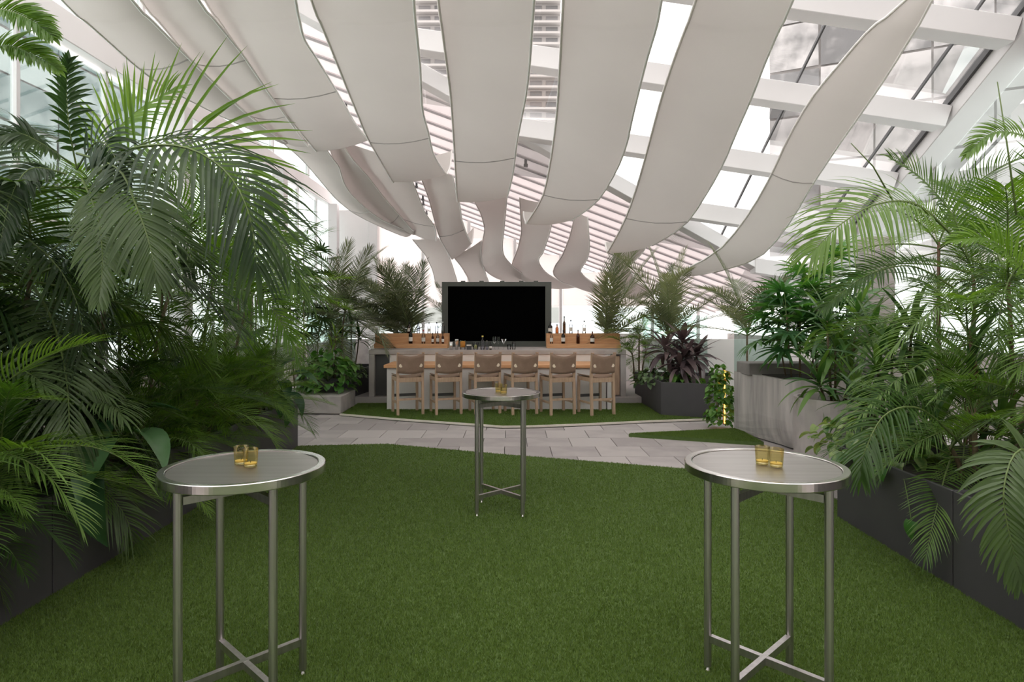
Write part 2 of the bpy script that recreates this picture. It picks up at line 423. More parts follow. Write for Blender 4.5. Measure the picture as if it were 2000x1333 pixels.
# ---------------------------------------------------------------- side walls
wl = empty_struct('wall_left', 'glazed left wall of white framed panes')
zt = 5.56
for i in range(0, 13):
    y = 1.0 + 1.75 * i
    mb = MB(); mb.box(XL - .05, XL + .03, y - .03, y + .03, .9, zt); mb.build('mullion', 'white_steel', wl)
    if i < 12:
        for z0, z1 in ((.95, 3.0), (3.08, zt - .05)):
            mb = MB(); mb.box(XL - .02, XL - .008, y + .035, y + 1.715, z0, z1); mb.build('glass_pane', 'wall_pane', wl)
mb = MB(); mb.box(XL - .08, XL + .08, -2, 22, 3.0, 3.08); mb.build('transom', 'white_steel', wl)
mb = MB(); mb.box(XL - .15, XL + .2, -2, 22.3, zt, zt + .42); mb.build('head_beam', 'white_paint', wl, bevel=.01)
mb = MB(); mb.box(XL - .2, XL + .12, -2, 22.3, -.05, .92); mb.build('upstand', 'concrete', wl)
for y in (11.4, 16.3, 21.2):
    mb = MB(); mb.box(XL + .15, XL + .45, y - .15, y + .15, 0, zt); mb.build('column', 'white_steel', wl, bevel=.01)
for i in range(0, 8):
    y = 2.0 + 2.9 * i
    z1 = min(zs(XL, y) if y > 9 else zr(XL, y), 9.5) - .1
    mb = MB(); mb.box(XL - .05, XL + .05, y - .04, y + .04, zt + .42, z1); mb.build('clerestory_post', 'white_steel', wl)
    if i < 7:
        mb = MB(); mb.box(XL - .01, XL, y + .05, y + 2.85, zt + .44, z1 - .3); mb.build('clerestory_pane', 'wall_pane', wl)
wr = empty_struct('wall_right', 'white panelled right wall under the eave')
for i in range(0, 7):
    y0, y1 = 2.4 + 2.2 * i, 2.4 + 2.2 * (i + 1) - .02
    solid = i < 3; th = .10 if solid else .012
    X0 = XR + .44
    zz0, zz1 = max(1.3, zr(XR, y0) - .2), max(1.3, zr(XR, y1) - .2)
    mb = MB(); mb.hexa([(X0, y0, 1.2), (X0, y1, 1.2), (X0 + th, y1, 1.2), (X0 + th, y0, 1.2)], [(X0, y0, zz0), (X0, y1, zz1), (X0 + th, y1, zz1), (X0 + th, y0, zz0)])
    mb.build('wall_panel' if solid else 'glass_pane', 'white_paint' if solid else 'wall_pane', wr)
    if not solid: mb = MB(); mb.box(X0 - .04, X0 + .06, y0 - .04, y0 + .04, 1.2, zz0); mb.build('mullion', 'white_steel', wr)
mb = MB(); mb.box(XR + .4, XR + .6, -2, 22, -.05, 1.2); mb.build('upstand', 'concrete', wr)
wb = empty_struct('wall_back', 'far white wall with glazing behind the bar')
mb = MB(); mb.box(XL, XR + .5, 21.9, 22.1, -.05, 1.0); mb.build('upstand', 'concrete', wb)
for i in range(0, 9):
    x = XL + 1.6 * i
    mb = MB(); mb.box(x - .05, x + .05, 21.95, 22.05, 1.0, zs(x, 22)); mb.build('mullion', 'white_steel', wb)
    if i == 0:
        mb = MB(); mb.box(x + .06, x + 1.54, 21.97, 22.03, 1.02, 5.5); mb.build('solid_panel', 'white_paint', wb)
        mb = MB(); mb.box(x + 1.38, x + 1.68, 21.6, 21.9, 0, 5.2); mb.build('column', 'white_steel', wb, bevel=.01)
    elif i < 8:
        zq = min(zs(x + 1.5, 22), zs(x, 22)) - .05
        mb = MB(); mb.box(x + .06, x + 1.54, 21.99, 22.0, 1.02, 2.1); mb.build('glass_pane', 'wall_pane', wb)
        mb = MB(); mb.box(x + .06, x + 1.54, 21.98, 22.0, 2.16, zq); mb.build('frosted_panel', 'frosted', wb)

# unseen wall and side panels behind the viewer, added to hold back daylight
mb = MB(); mb.box(XL, XR + .5, -3.7, -3.5, 0, 8.0); struct(mb.build('wall_rear_added', 'white_paint'), 'plain white unseen wall added behind the viewer to shape the daylight')
mb = MB(); mb.box(XR + .44, XR + .54, -3.5, 2.38, 0, 9.4); mb.build('wall_panel', 'white_paint', wr)
mb = MB(); mb.box(XL - .1, XL + .05, -3.5, .9, 0, 9.4); mb.build('solid_panel', 'white_paint', wl)
# ================================================================= SAILS
def catmull(pts, n):
    out = []; k = len(pts)
    for s_ in range(n):
        t = s_ / (n - 1) * (k - 1); i = min(int(t), k - 2); u = t - i
        p0, p1, p2, p3 = pts[max(i - 1, 0)], pts[i], pts[i + 1], pts[min(i + 2, k - 1)]
        out.append(.5 * ((2 * p1) + (p2 - p0) * u + (2 * p0 - 5 * p1 + 4 * p2 - p3) * u * u + (3 * p1 - p0 - 3 * p2 + p3) * u ** 3))
    return out
def resample(pp, n):
    L = [0.0]
    for a, b in zip(pp[:-1], pp[1:]): L.append(L[-1] + math.hypot(b[0] - a[0], b[1] - a[1]))
    out = []
    for i in range(n):
        s_ = L[-1] * i / (n - 1); k = 0
        while k < len(L) - 2 and L[k + 1] < s_: k += 1
        u = (s_ - L[k]) / max(1e-6, L[k + 1] - L[k])
        out.append((pp[k][0] + (pp[k + 1][0] - pp[k][0]) * u, pp[k][1] + (pp[k + 1][1] - pp[k][1]) * u))
    return out
def sail(left, right, d0, d1, label, seams, ratio=.945, curl=1.0, lead=2.0, N=9):
    lp, rp = resample(left, N), resample(right, N)
    Lw, Rw = [], []
    for i in range(N):
        t = i / (N - 1); d = 1 / (1 / d0 + t * (1 / d1 - 1 / d0))
        Lw.append(at(*lp[i], d)); Rw.append(at(*rp[i], d * ratio))
    for W in (Lw, Rw):                              # carry the cloth on toward the viewer and up behind its lowest fold
        if lead:
            g = (W[0] - W[1]).normalized()
            W.insert(0, W[0] + g * lead + Vector((0, 0, .12 * lead)))
        if curl:
            h = (W[-1] - W[-2]); h.z = 0; h.normalize()
            e = W[-1]
            s0 = (e.z - H) / e.y
            W += [e + h * .25 * curl + Vector((0, 0, .25 * curl * (s0 + .15))), e + h * .5 * curl + Vector((0, 0, .25 * curl * (s0 + .15) + .25 * curl * (s0 + .5))),
                  e + h * .65 * curl + Vector((0, 0, .25 * curl * (s0 + .15) + .25 * curl * (s0 + .5) + .3 * curl))]
    K = 56
    Lc, Rc = catmull(Lw, K), catmull(Rw, K)
    base = thing('ceiling_sail', label, 'sail', Lc[K // 2], 0, 'white fabric sails hung below the roof')
    off = base.location.copy()
    cuts = [0] + [max(2, min(K - 3, int(s_ * (K - 1)))) for s_ in seams] + [K - 1]
    for a, b in zip(cuts[:-1], cuts[1:]):
        m_ = MB(); vs = []
        for i in range(a, b + 1):
            for q in range(5):
                w = q / 4
                p = Lc[i].lerp(Rc[i], w); p = p - Vector((0, 0, .05 * math.sin(w * PI)))
                vs.append(p - off)
        fs = [(r * 5 + q, r * 5 + q + 1, (r + 1) * 5 + q + 1, (r + 1) * 5 + q) for r in range(b - a) for q in range(4)]
        m_.add(vs, fs); m_.build('fabric_panel', 'fabric', base, smooth=True)
    for e in (Lc, Rc):
        m_ = MB(); m_.tube([p - off for p in e[::2] + [e[-1]]], .016, n=6); m_.build('edge_rail', 'rail', base, smooth=True)
    for c in cuts[1:-1]:
        m_ = MB(); m_.tube([Lc[c].lerp(Rc[c], q / 4) - Vector((0, 0, .05 * math.sin(q / 4 * PI) + .006)) - off for q in range(5)], .008, n=5)
        m_.build('seam', 'seam', base)
    return base
S = 'white fabric sail '
sail([(121, 0), (296, 156), (400, 212), (481, 249), (550, 277)], [(257, 0), (363, 108), (469, 212), (520, 252), (556, 277)], 6.3, 12.5, S + 'at far left, its inner edge under the bright clerestory', [.35, .6])
sail([(275, 0), (375, 119), (469, 209), (551, 276)], [(387, 0), (469, 100), (525, 182), (575, 250), (600, 284)], 6.4, 12.4, S + 'second from the left clerestory, above the large palm', [.37, .62])
sail([(400, 0), (469, 100), (525, 182), (616, 294)], [(577, 0), (586, 45), (592, 73), (622, 120), (664, 189), (700, 252), (718, 272)], 6.4, 12.0, S + 'third from the left, its lower fold nearest the palm crown', [.52, .8], curl=.5)
sail([(608, 0), (640, 78), (688, 198), (718, 270), (766, 354)], [(808, 0), (813, 60), (820, 120), (823, 180), (825, 216), (835, 252), (850, 315), (871, 339)], 6.3, 12.0, S + 'fourth from the left, ending in a slanted square corner', [.60])
sail([(856, 0), (868, 90), (880, 180), (886, 270), (893, 392)], [(1043, 0), (1037, 90), (1031, 168), (1022, 216), (1010, 270), (1004, 330), (991, 383)], 6.4, 12.2, S + 'hanging nearly straight above the screen', [.63])
sail([(1100, 0), (1094, 120), (1089, 210), (1079, 291), (1070, 345), (1055, 400), (1029, 435)], [(1292, 0), (1280, 60), (1263, 117), (1247, 180), (1229, 255), (1215, 318), (1177, 377), (1150, 415), (1117, 430)], 6.4, 12.2, S + 'just right of the screen, curling up in a broad hook', [.66], curl=.5)
sail([(1359, 0), (1335, 66), (1314, 123), (1296, 177), (1272, 264), (1254, 333), (1233, 400), (1220, 430), (1203, 478), (1188, 491)], [(1549, 0), (1518, 66), (1483, 150), (1464, 201), (1425, 288), (1407, 333), (1371, 393), (1345, 432), (1312, 462), (1278, 478)], 6.4, 12.2, S + 'second from the right, above the right end of the bar', [.66], curl=.4)
sail([(1770, 0), (1710, 45), (1644, 120), (1602, 168), (1560, 228), (1525, 300), (1491, 375), (1446, 442), (1409, 487), (1322, 534)], [(1821, 0), (1794, 48), (1746, 126), (1704, 192), (1668, 240), (1596, 345), (1547, 427), (1510, 484), (1461, 517), (1400, 531)], 6.8, 12.4, S + 'rightmost and narrowest, sweeping down from the roof eave', [.5], ratio=.97, curl=.15)
B = 'white sail of the far row '
sail([(553, 279), (580, 302), (614, 338), (650, 383), (684, 412), (735, 440), (790, 462)], [(645, 304), (661, 322), (668, 350), (686, 381), (717, 410), (751, 433), (800, 452)], 13.0, 17.5, B + 'that twists along the left glazed wall', [.5], lead=.8)
sail([(650, 307), (664, 345), (686, 381), (722, 413), (760, 437), (806, 458)], [(690, 313), (717, 343), (753, 390), (780, 420), (806, 450)], 13.2, 17.0, B + 'second from the left wall, with a dark seam', [.6], lead=.8)
sail([(695, 318), (717, 343), (753, 390), (803, 455)], [(805, 354), (814, 376), (830, 417), (850, 444), (852, 470)], 13.2, 17.0, B + 'third from the left wall, beside a strip of slats', [.6], lead=.8)
sail([(825, 354), (837, 385), (850, 435), (859, 466), (882, 506)], [(892, 380), (898, 400), (902, 430), (911, 457), (920, 476)], 13.2, 17.5, B + 'just left of the screen, ending in a tight fold', [.55], lead=.8)
sail([(929, 398), (940, 419), (947, 446), (942, 475), (936, 502), (942, 525), (965, 541), (1000, 556)], [(990, 385), (987, 417), (984, 450), (981, 480), (984, 500), (1000, 520), (1020, 535), (1060, 552)], 15.3, 19.6, B + 'curving in an S above the screen top left', [], curl=0, lead=.6, N=12)
sail([(1017, 422), (1019, 452), (1012, 485), (1000, 515), (1005, 537), (1020, 549), (1060, 562)], [(1079, 432), (1072, 460), (1060, 495), (1050, 510), (1062, 530), (1085, 545), (1125, 562)], 15.3, 19.6, B + 'curving in an S above the screen top right', [], curl=0, lead=.6, N=12)
sail([(1117, 447), (1110, 472), (1097, 502), (1077, 530), (1090, 547), (1145, 569), (1190, 578)], [(1150, 460), (1152, 485), (1146, 510), (1132, 528), (1146, 545), (1172, 560), (1215, 570)], 15.3, 19.6, B + 'with a wide foot flaring over the right bottle box', [], curl=0, lead=.6, N=12)
sail([(1202, 488), (1197, 508), (1190, 530), (1196, 560), (1230, 585)], [(1262, 482), (1250, 500), (1228, 520), (1240, 550), (1290, 572)], 15.3, 19.2, B + 'rightmost, between the two upright palm crowns', [], curl=0, lead=.6)

D_ = 'pale drape of the rearmost fabric, '
sail([(806, 468), (832, 500), (846, 530), (852, 562)], [(850, 460), (868, 478), (882, 515), (896, 560)], 17.5, 20.5, D_ + 'left of the screen behind the feathery palm', [], curl=0, lead=0)
sail([(884, 500), (902, 522), (915, 545), (922, 575)], [(940, 470), (940, 505), (950, 540), (965, 575)], 17.5, 20.5, D_ + 'just above the left corner of the screen', [], curl=0, lead=0)
# ================================================================= BAR
bar = thing('bar_counter', 'long concrete bar counter with pale front panel and wooden ledge', 'bar', (-.3, 12.9, 0))
bx = -.3; by = 12.9
def pb(name, m, x0, x1, y0, y1, z0, z1, parent=None, bevel=.006):
    mb = MB(); mb.box(x0 - bx, x1 - bx, y0 - by, y1 - by, z0, z1)
    o = mb.build(name, m, parent or bar, bevel=bevel); return o
x0, x1 = -2.925, 2.33
pb('counter_top', 'concrete', x0, x1, 12.85, 14.3, 1.0, 1.09)
pb('end_leg', 'concrete', x0, x0 + .11, 12.86, 14.2, .135, 1.0)
pb('end_leg', 'concrete', x1 - .11, x1, 12.86, 14.2, .135, 1.0)
pb('side_door', 'dark_metal', x0 + .12, x0 + .42, 12.95, 12.98, .15, .99)
wd = pb('cabinet_door', 'oak', x1 - .36, x1 - .12, 12.92, 12.95, .16, .96)
pb('back_panel', 'plaster', x0 + .42, x1 - .38, 12.88, 12.94, .135, 1.0)
pb('front_panel', 'plaster', -2.37, 1.78, 11.92, 12.02, 0, .80)
pb('end_post', 'white_paint', 1.80, 1.88, 11.90, 12.05, 0, .80)
pb('return_panel', 'plaster', -2.37, -2.27, 12.02, 12.79, 0, .80)
pb('return_panel', 'plaster', 1.78, 1.88, 12.05, 12.79, 0, .80)
pb('ledge', 'cedar', -2.42, 1.93, 11.86, 12.87, .80, .86)
# stepped bottle boxes
def bottle_box(x0, x1, label):
    t = thing('bottle_box', label, 'box', ((x0 + x1) / 2, 13.6, 1.09), 0, 'stepped wooden bottle boxes on the bar')
    w = (x1 - x0) / 2
    mb = MB(); mb.box(-w, w, 0, .12, 0, .095); mb.build('lower_step', 'cedar', t, bevel=.004)
    mb = MB(); mb.box(-w, w, .122, .42, 0, .315); mb.build('upper_step', 'cedar', t, bevel=.004)
    return t
BXL = ((731 - 1000) / F * 13.65, (875 - 1000) / F * 13.65); BXR = ((1068 - 1000) / F * 13.65, (1212 - 1000) / F * 13.65)
bottle_box(*BXL, 'stepped warm wood bottle box on the bar left of the screen')
bottle_box(*BXR, 'stepped warm wood bottle box on the bar right of the screen')
# screen
tv = thing('display_screen', 'large black screen in a dark grey-green housing behind the bar', 'screen', ((970 - 1000) / F * 14.6, 14.6, 0))
W2 = 107 / F * 14.6; zt_ = at(970, 551, 14.6).z; zs0, zs1 = at(970, 667, 14.6).z, at(970, 559.5, 14.6).z; sw = 95.3 / F * 14.6
mb = MB(); mb.box(-W2, W2, .06, .32, .135, zt_)
mb.box(-W2, -sw, 0, .06, .9, zt_); mb.box(sw, W2, 0, .06, .9, zt_); mb.box(-sw, sw, 0, .06, zs1, zt_); mb.box(-sw, sw, 0, .06, .9, zs0)
mb.build('housing', 'tv_frame', tv)
mb = MB(); mb.box(-sw, sw, .03, .058, zs0, zs1); mb.build('screen_panel', 'screen', tv)
for q in (-.62, -.28, .1, .45, .72):
    mb = MB(); mb.box(q * W2 - .05, q * W2 + .05, .08, .16, zt_, zt_ + .03); mb.build('top_bracket', 'tv_frame', tv)

# ---------------------------------------------------------------- bottles and glasses
def bottle(px, d, z, h, r, glass, label, cap='black_cap', neck=.35, paper=True, cat='bottle', group=None, name='bottle'):
    x = (px - 1000) / F * d
    t = thing(name, label, cat, (x, d, z), 0, group)
    hb = h * (1 - neck)
    mb = MB(); mb.lathe([(0, 0), (r, 0), (r, hb * .9), (r * .8, hb), (r * .36, hb + h * .08), (r * .34, h * .93), (0, h * .93)], 14); mb.build('body', glass, t, smooth=True)
    mb = MB(); mb.lathe([(r * .42, h * .90), (r * .42, h), (0, h)], 12); mb.build('cap', cap, t)
    if paper:
        mb = MB(); mb.lathe([(r * 1.02, hb * .25), (r * 1.02, hb * .68)], 14); mb.build('paper_label', 'paper', t, smooth=True)
    return t
zl, zu = 1.09 + .095, 1.09 + .315
G1 = 'bottles on the stepped bottle boxes'
dl, du = 13.66, 13.82
bottle(802, dl, zl, .33, .042, 'dark_glass', 'dark bottle with white label, leftmost on the lower step', group=G1)
bottle(827, dl, zl, .30, .040, 'clear', 'clear squat bottle with white label on the left lower step', 'red_cap', group=G1)
bottle(845, dl, zl, .24, .026, 'brown_glass', 'slim brown bottle on the left lower step', group=G1)
bottle(855, dl, zl, .27, .032, 'blue_glass', 'bluish bottle between two slim brown ones on the left lower step', group=G1)
bottle(865, dl, zl, .24, .028, 'brown_glass', 'slim brown bottle on the left lower step nearest the screen', group=G1)
bottle(799, du, zu, .26, .036, 'brown_glass', 'brown bottle on the upper step, leftmost of all', group=G1)
bottle(817, du, zu, .24, .034, 'blue_glass', 'faint bluish bottle second on the left upper step', paper=False, group=G1)
bottle(838, du, zu, .24, .036, 'clear', 'clear bottle with label third on the left upper step', group=G1)
bottle(853, du, zu, .25, .038, 'blue_glass', 'pale bottle fourth on the left upper step', paper=False, group=G1)
bottle(865, du, zu, .26, .038, 'clear', 'clear bottle on the left upper step touching the screen edge', 'tin', paper=False, group=G1)
bottle(1077, dl, zl, .28, .034, 'clear', 'clear bottle with tall pale label at left of the right lower step', 'paper', group=G1)
bottle(1100, dl, zl, .30, .042, 'dark_glass', 'black bottle with white label on the right lower step', group=G1)
bottle(1129, dl, zl, .30, .034, 'brown_glass', 'plain brown bottle in the middle of the right lower step', paper=False, group=G1)
bottle(1157, dl, zl, .27, .046, 'brown_glass', 'squat brown bottle with big label at right of the lower step', group=G1)
bottle(1075, du, zu, .26, .048, 'dark_glass', 'dark round bottle with pale disc on the right upper step', 'black_cap', group=G1)
bottle(1088, du, zu, .20, .038, 'brown_glass', 'amber bottle second on the right upper step', paper=False, group=G1)
bottle(1102, du, zu, .38, .034, 'dark_glass', 'tall black bottle on the right upper step', paper=False, group=G1)
bottle(1115, du, zu, .30, .040, 'blue_glass', 'pale bottle with label beside the tall black one', group=G1)
bottle(1141, du, zu, .28, .040, 'clear', 'clear bottle with label at right of the upper step', group=G1)
# on the counter front
zc, dc = 1.09, 12.98
G2 = 'bar tools and glasses on the counter'
def lathed(name, px, prof, m, label, cat, extra=None):
    t = thing(name, label, cat, ((px - 1000) / F * dc, dc, zc), 0, G2)
    mb = MB(); mb.lathe(prof, 18); mb.build('body', m, t, smooth=True)
    if extra:
        nm, pr, mm = extra; mb = MB(); mb.lathe(pr, 16); mb.build(nm, mm, t, smooth=True)
    return t
lathed('shaker_tin', 881, [(0, 0), (.030, 0), (.040, .16), (.037, .16), (.028, .01)], 'tin', 'short steel shaker tin at left of the counter items', 'shaker')
lathed('shaker_tin', 892, [(0, 0), (.030, 0), (.040, .20), (.040, .215), (.036, .215), (.028, .01)], 'tin', 'taller steel shaker tin beside the orange jar', 'shaker')
lathed('juice_glass', 904, [(.052, 0), (.056, .19)], 'clear', 'glass jar filled with orange garnish on the counter', 'jar', ('orange_garnish', [(0, .05), (.05, .05), (.052, .17), (0, .18)], 'orange'))
t = thing('napkin_box', 'small dark box between orange jar and lime bowl', 'box', ((916 - 1000) / F * dc, dc, zc), 0, G2)
mb = MB(); mb.box(-.05, .05, -.04, .04, 0, .08); mb.build('body', 'dark_metal', t, bevel=.004)
mb = MB(); mb.box(-.047, .047, -.037, .037, .081, .105); mb.build('napkin_stack', 'paper', t)
lathed('lime_bowl', 929, [(0, 0), (.05, 0), (.068, .15), (.064, .15), (.048, .01)], 'clear', 'glass bowl of lime wedges on the counter', 'bowl', ('lime_wedges', [(0, .02), (.048, .02), (.056, .085), (0, .11)], 'lime'))
bottle(942.5, dc, zc, .29, .044, 'blue_glass', 'clear spirit bottle with yellow stopper on the counter', 'yellow_cap', .38, False, group=G2)
bottle(951, dc, zc, .19, .028, 'blue_glass', 'slim clear bottle beside the yellow-stoppered bottle', 'tin', .45, False, group=G2)
bottle(958, dc, zc, .17, .028, 'dark_glass', 'small dark bitters bottle with white label', group=G2)
def stemglass(px, h, bowl, label, nm):
    t = thing(nm, label, 'glass', ((px - 1000) / F * dc, dc, zc), 0, G2)
    mb = MB(); mb.lathe(bowl, 18); mb.build('bowl', 'clear', t, smooth=True)
    z0 = bowl[0][1]
    mb = MB(); mb.lathe([(.004, .006), (.004, z0)], 8); mb.build('stem', 'clear', t, smooth=True)
    mb = MB(); mb.lathe([(0, .006), (.034, .002), (.034, 0), (0, 0)], 16); mb.build('foot', 'clear', t, smooth=True)
stemglass(965.5, .27, [(.002, .13), (.030, .15), (.042, .20), (.034, .27)], 'stemmed wine glass with rounded bowl on the counter', 'wine_glass')
stemglass(973.5, .27, [(.002, .12), (.022, .15), (.028, .20), (.022, .27)], 'narrow champagne flute between wine and martini glass', 'champagne_flute')
stemglass(984, .22, [(.002, .11), (.060, .22)], 'cone-shaped martini glass on the counter', 'martini_glass')
lathed('tumbler', 994.5, [(0, .005), (.038, .005), (.044, .12), (.041, .12), (.036, .015)], 'clear', 'short tumbler second from the right of the counter glasses', 'glass')
lathed('highball_glass', 1003.5, [(0, .005), (.034, .005), (.038, .16), (.035, .16), (.032, .015)], 'clear', 'tall straight glass at the right end of the counter glasses', 'glass')

# ---------------------------------------------------------------- stools
def make_stool():
    t = thing('bar_stool', 'stool', 'stool', (0, 0, 0), 0, 'oak bar stools along the counter')
    hw, dep, lw = .225, .46, .045
    for sx_ in (-1, 1):                                          # rear posts run up to hold the back sling
        mb = MB(); x = sx_ * hw
        mb.hexa([(x - lw / 2, -lw / 2 - .03, 0), (x + lw / 2, -lw / 2 - .03, 0), (x + lw / 2, lw / 2 - .03, 0), (x - lw / 2, lw / 2 - .03, 0)],
                [(x - lw / 2, -lw / 2, .66), (x + lw / 2, -lw / 2, .66), (x + lw / 2, lw / 2, .66), (x - lw / 2, lw / 2, .66)])
        mb.hexa([(x - lw / 2, -lw / 2, .66), (x + lw / 2, -lw / 2, .66), (x + lw / 2, lw / 2, .66), (x - lw / 2, lw / 2, .66)],
                [(x - lw / 2, -lw / 2 - .05, 1.12), (x + lw / 2, -lw / 2 - .05, 1.12), (x + lw / 2, lw / 2 - .06, 1.12), (x - lw / 2, lw / 2 - .06, 1.12)])
        mb.build('back_post', 'oak', t)
        mb = MB(); mb.box(x - lw / 2, x + lw / 2, dep - lw / 2, dep + lw / 2, 0, .68); mb.build('front_leg', 'oak', t, bevel=.004)
        mb = MB(); mb.box(x - .016, x + .016, .01, dep - .02, .60, .67); mb.build('side_rail', 'oak', t, bevel=.003)
        mb = MB(); mb.box(x - .014, x + .014, .01, dep - .02, .20, .235); mb.build('side_stretcher', 'oak', t)
    mb = MB(); mb.box(-hw + .02, hw - .02, -.018, .018, .585, .665); mb.build('rear_rail', 'oak', t, bevel=.003)
    mb = MB(); mb.box(-hw + .02, hw - .02, dep - .018, dep + .018, .60, .67); mb.build('front_rail', 'oak', t, bevel=.003)
    mb = MB(); mb.box(-hw + .02, hw - .02, -.014, .014, .26, .295); mb.build('rear_stretcher', 'oak', t)
    mb = MB(); mb.box(-hw + .02, hw - .02, dep - .016, dep + .016, .28, .33); mb.build('footrest', 'dark_metal', t)
    # sling seat
    mb = MB(); vs = []; n = 10; k = 6
    for j in range(k + 1):
        for i in range(n + 1):
            u = i / n; vs.append((-hw - .02 + (2 * hw + .04) * u, -.0 + (dep + .02) * j / k, .715 - .045 * math.sin(u * PI)))
    top = len(vs); vs += [(x, y, z - .018) for x, y, z in vs]
    fs = []
    for j in range(k):
        for i in range(n):
            a = j * (n + 1) + i; b = a + 1; c = a + n + 2; d = a + n + 1
            fs += [(a, b, c, d), (top + d, top + c, top + b, top + a)]
    for i in range(n): fs += [(i, top + i, top + i + 1, i + 1), (k * (n + 1) + i + 1, top + k * (n + 1) + i + 1, top + k * (n + 1) + i, k * (n + 1) + i)]
    for j in range(k):
        a = j * (n + 1); fs += [(a, a + n + 1, top + a + n + 1, top + a)]; a += n; fs += [(a, top + a, top + a + n + 1, a + n + 1)]
    mb.add(vs, fs); mb.build('seat', 'leather', t, smooth=True)
    # back sling: dips at the top edge, bows backward
    mb = MB(); vs = []; k = 6
    for j in range(k + 1):
        for i in range(n + 1):
            u = i / n; s_ = math.sin(u * PI)
            zt1, zb1 = 1.105 - .055 * s_, .755 - .02 * s_
            z = zb1 + (zt1 - zb1) * j / k
            vs.append((-hw - .012 + (2 * hw + .024) * u, -.028 - .05 * (z - .66) / .46 - .035 * s_, z))
    top = len(vs); vs += [(x, y + .012, z) for x, y, z in vs]
    fs = []
    for j in range(k):
        for i in range(n):
            a = j * (n + 1) + i; b = a + 1; c = a + n + 2; d = a + n + 1
            fs += [(a, b, c, d), (top + d, top + c, top + b, top + a)]
    for i in range(n): fs += [(i, top + i, top + i + 1, i + 1), (k * (n + 1) + i + 1, top + k * (n + 1) + i + 1, top + k * (n + 1) + i, k * (n + 1) + i)]
    mb.add(vs, fs); bk = mb.build('back_sling', 'leather', t, smooth=True)
    for sx_ in (-1, 1):
        mb = MB(); c = Vector((sx_ * (hw - .045), -.055, .885))
        mb.tube([c + Vector((0, -.014, 0)), c + Vector((0, .004, 0))], .032, n=14); mb.build('leather_disc', 'button', bk)
    return t
stool0 = make_stool()
nm_ = ['first bar stool from the left, next to the dark side door', 'second bar stool from the left', 'third bar stool from the left, behind the high table',
       'fourth bar stool from the left, behind the candle glasses', 'fifth bar stool from the left', 'last bar stool, at the right end beside the wooden cabinet door']
for i, px in enumerate((801, 876, 952, 1024, 1098, 1176)):
    d = 11.27 + (.02, .05, .12, .05, 0, -.02)[i]
    loc = ((px - 1000) / F * d, d, .012); rz = math.radians((21, 19, 16, 17, 19, 22)[i])
    lab = 'tan leather and oak ' + nm_[i]
    if i == 0: stool0.location = loc; stool0.rotation_euler = (0, 0, rz); stool0['label'] = lab
    else: copy_tree(stool0, loc, rz, lab)

# ================================================================= HIGH TABLES AND VOTIVES
def make_table():
    t = thing('high_table', 'table', 'table', (0, 0, 0), 0, 'round steel high tables on the lawn')
    r = .354; zt1 = 1.068
    mb = MB(); mb.lathe([(0, zt1 - .006), (r - .036, zt1 - .006), (r - .036, zt1 - .03), (0, zt1 - .03)], 128); mb.build('top', 'steel_top', t, smooth=False)
    mb = MB(); mb.lathe([(r - .034, zt1 - .03), (r - .034, zt1 - .002), (r - .030, zt1), (r - .003, zt1), (r, zt1 - .003), (r, zt1 - .036), (r - .004, zt1 - .040), (r - .034, zt1 - .040), (r - .034, zt1 - .03)], 128)
    mb.build('rim', 'steel_rim', t, smooth=False)
    q = .283
    P = [Vector((q * math.cos(a), q * math.sin(a), 0)) for a in (PI / 4, 3 * PI / 4, 5 * PI / 4, 7 * PI / 4)]
    for i, p in enumerate(P):
        mb = MB(); mb.tube([p + Vector((0, 0, .025)), p + Vector((0, 0, zt1 - .04))], .0185, n=12); lg = mb.build('leg', 'steel', t, smooth=False)
        mb = MB(); mb.lathe([(0, 0), (.016, 0), (.018, .006), (.010, .012), (.010, .026)], 12, c=p); mb.build('levelling_foot', 'tin', lg, smooth=True)
    for z, nme in ((zt1 - .105, 'upper_cross_bar'), (.165, 'lower_cross_bar')):
        for a, b in ((0, 2), (1, 3)):
            e = (.0 if a == 0 else -.001)
            A, B_ = P[a] * .94, P[b] * .94
            mb = MB(); mb.bar(A + Vector((0, 0, z + e)), B_ + Vector((0, 0, z + e)), .026, .034); mb.build(nme, 'steel', t)
    return t
tab0 = make_table()
TZ = .018
tables = [((470 - 1000) * .985 / F * 2.865, 2.865, math.radians(1), 'round steel high table at lower left beside the dark planter'),
          ((979 - 1000) / F * 5.70, 5.70, math.radians(-3), 'round steel high table in the middle, in front of the stools'),
          ((1500 - 1000) * .985 / F * 2.90, 2.90, math.radians(-1), 'round steel high table at lower right, reflecting pale light')]
for i, (x, y, a, lab) in enumerate(tables):
    if i == 0: tab0.location = (x, y, TZ); tab0.rotation_euler = (0, 0, a); tab0['label'] = lab
    else: copy_tree(tab0, (x, y, TZ), a, lab)
def votive():
    t = thing('votive_holder', 'v', 'candle holder', (0, 0, 0), 0, 'amber glass votives on the high tables')
    mb = MB(); mb.lathe([(0, .001), (.026, .001), (.029, .005), (.0335, .083), (.0325, .0835)], 24); mb.build('glass_cup', 'amber_glass', t, smooth=True)
    mb = MB(); mb.lathe([(0, .0125), (.0255, .0125), (.0262, .018), (0, .018)], 18); mb.build('wax', 'wax', t, smooth=False)
    mb = MB(); mb.tube([(0, 0, .018), (0, .001, .027)], .0012, n=5); mb.build('wick', 'black_cap', t)
    return t
v0 = votive(); zt_t = TZ + 1.0622
vl = []
for (px0, px1, py0, py1, nme) in ((471, 489.5, 907, 912, 'left high table'), (974, 983.5, 767, 769.5, 'middle high table'), (1489, 1516, 907, 912, 'right high table')):
    for k, (px, py) in enumerate(((px0, py0), (px1, py1))):
        vl.append((gnd(px, py, zt_t), 'amber glass votive on the ' + nme + (', the rear left one' if k == 0 else ', the front right one')))
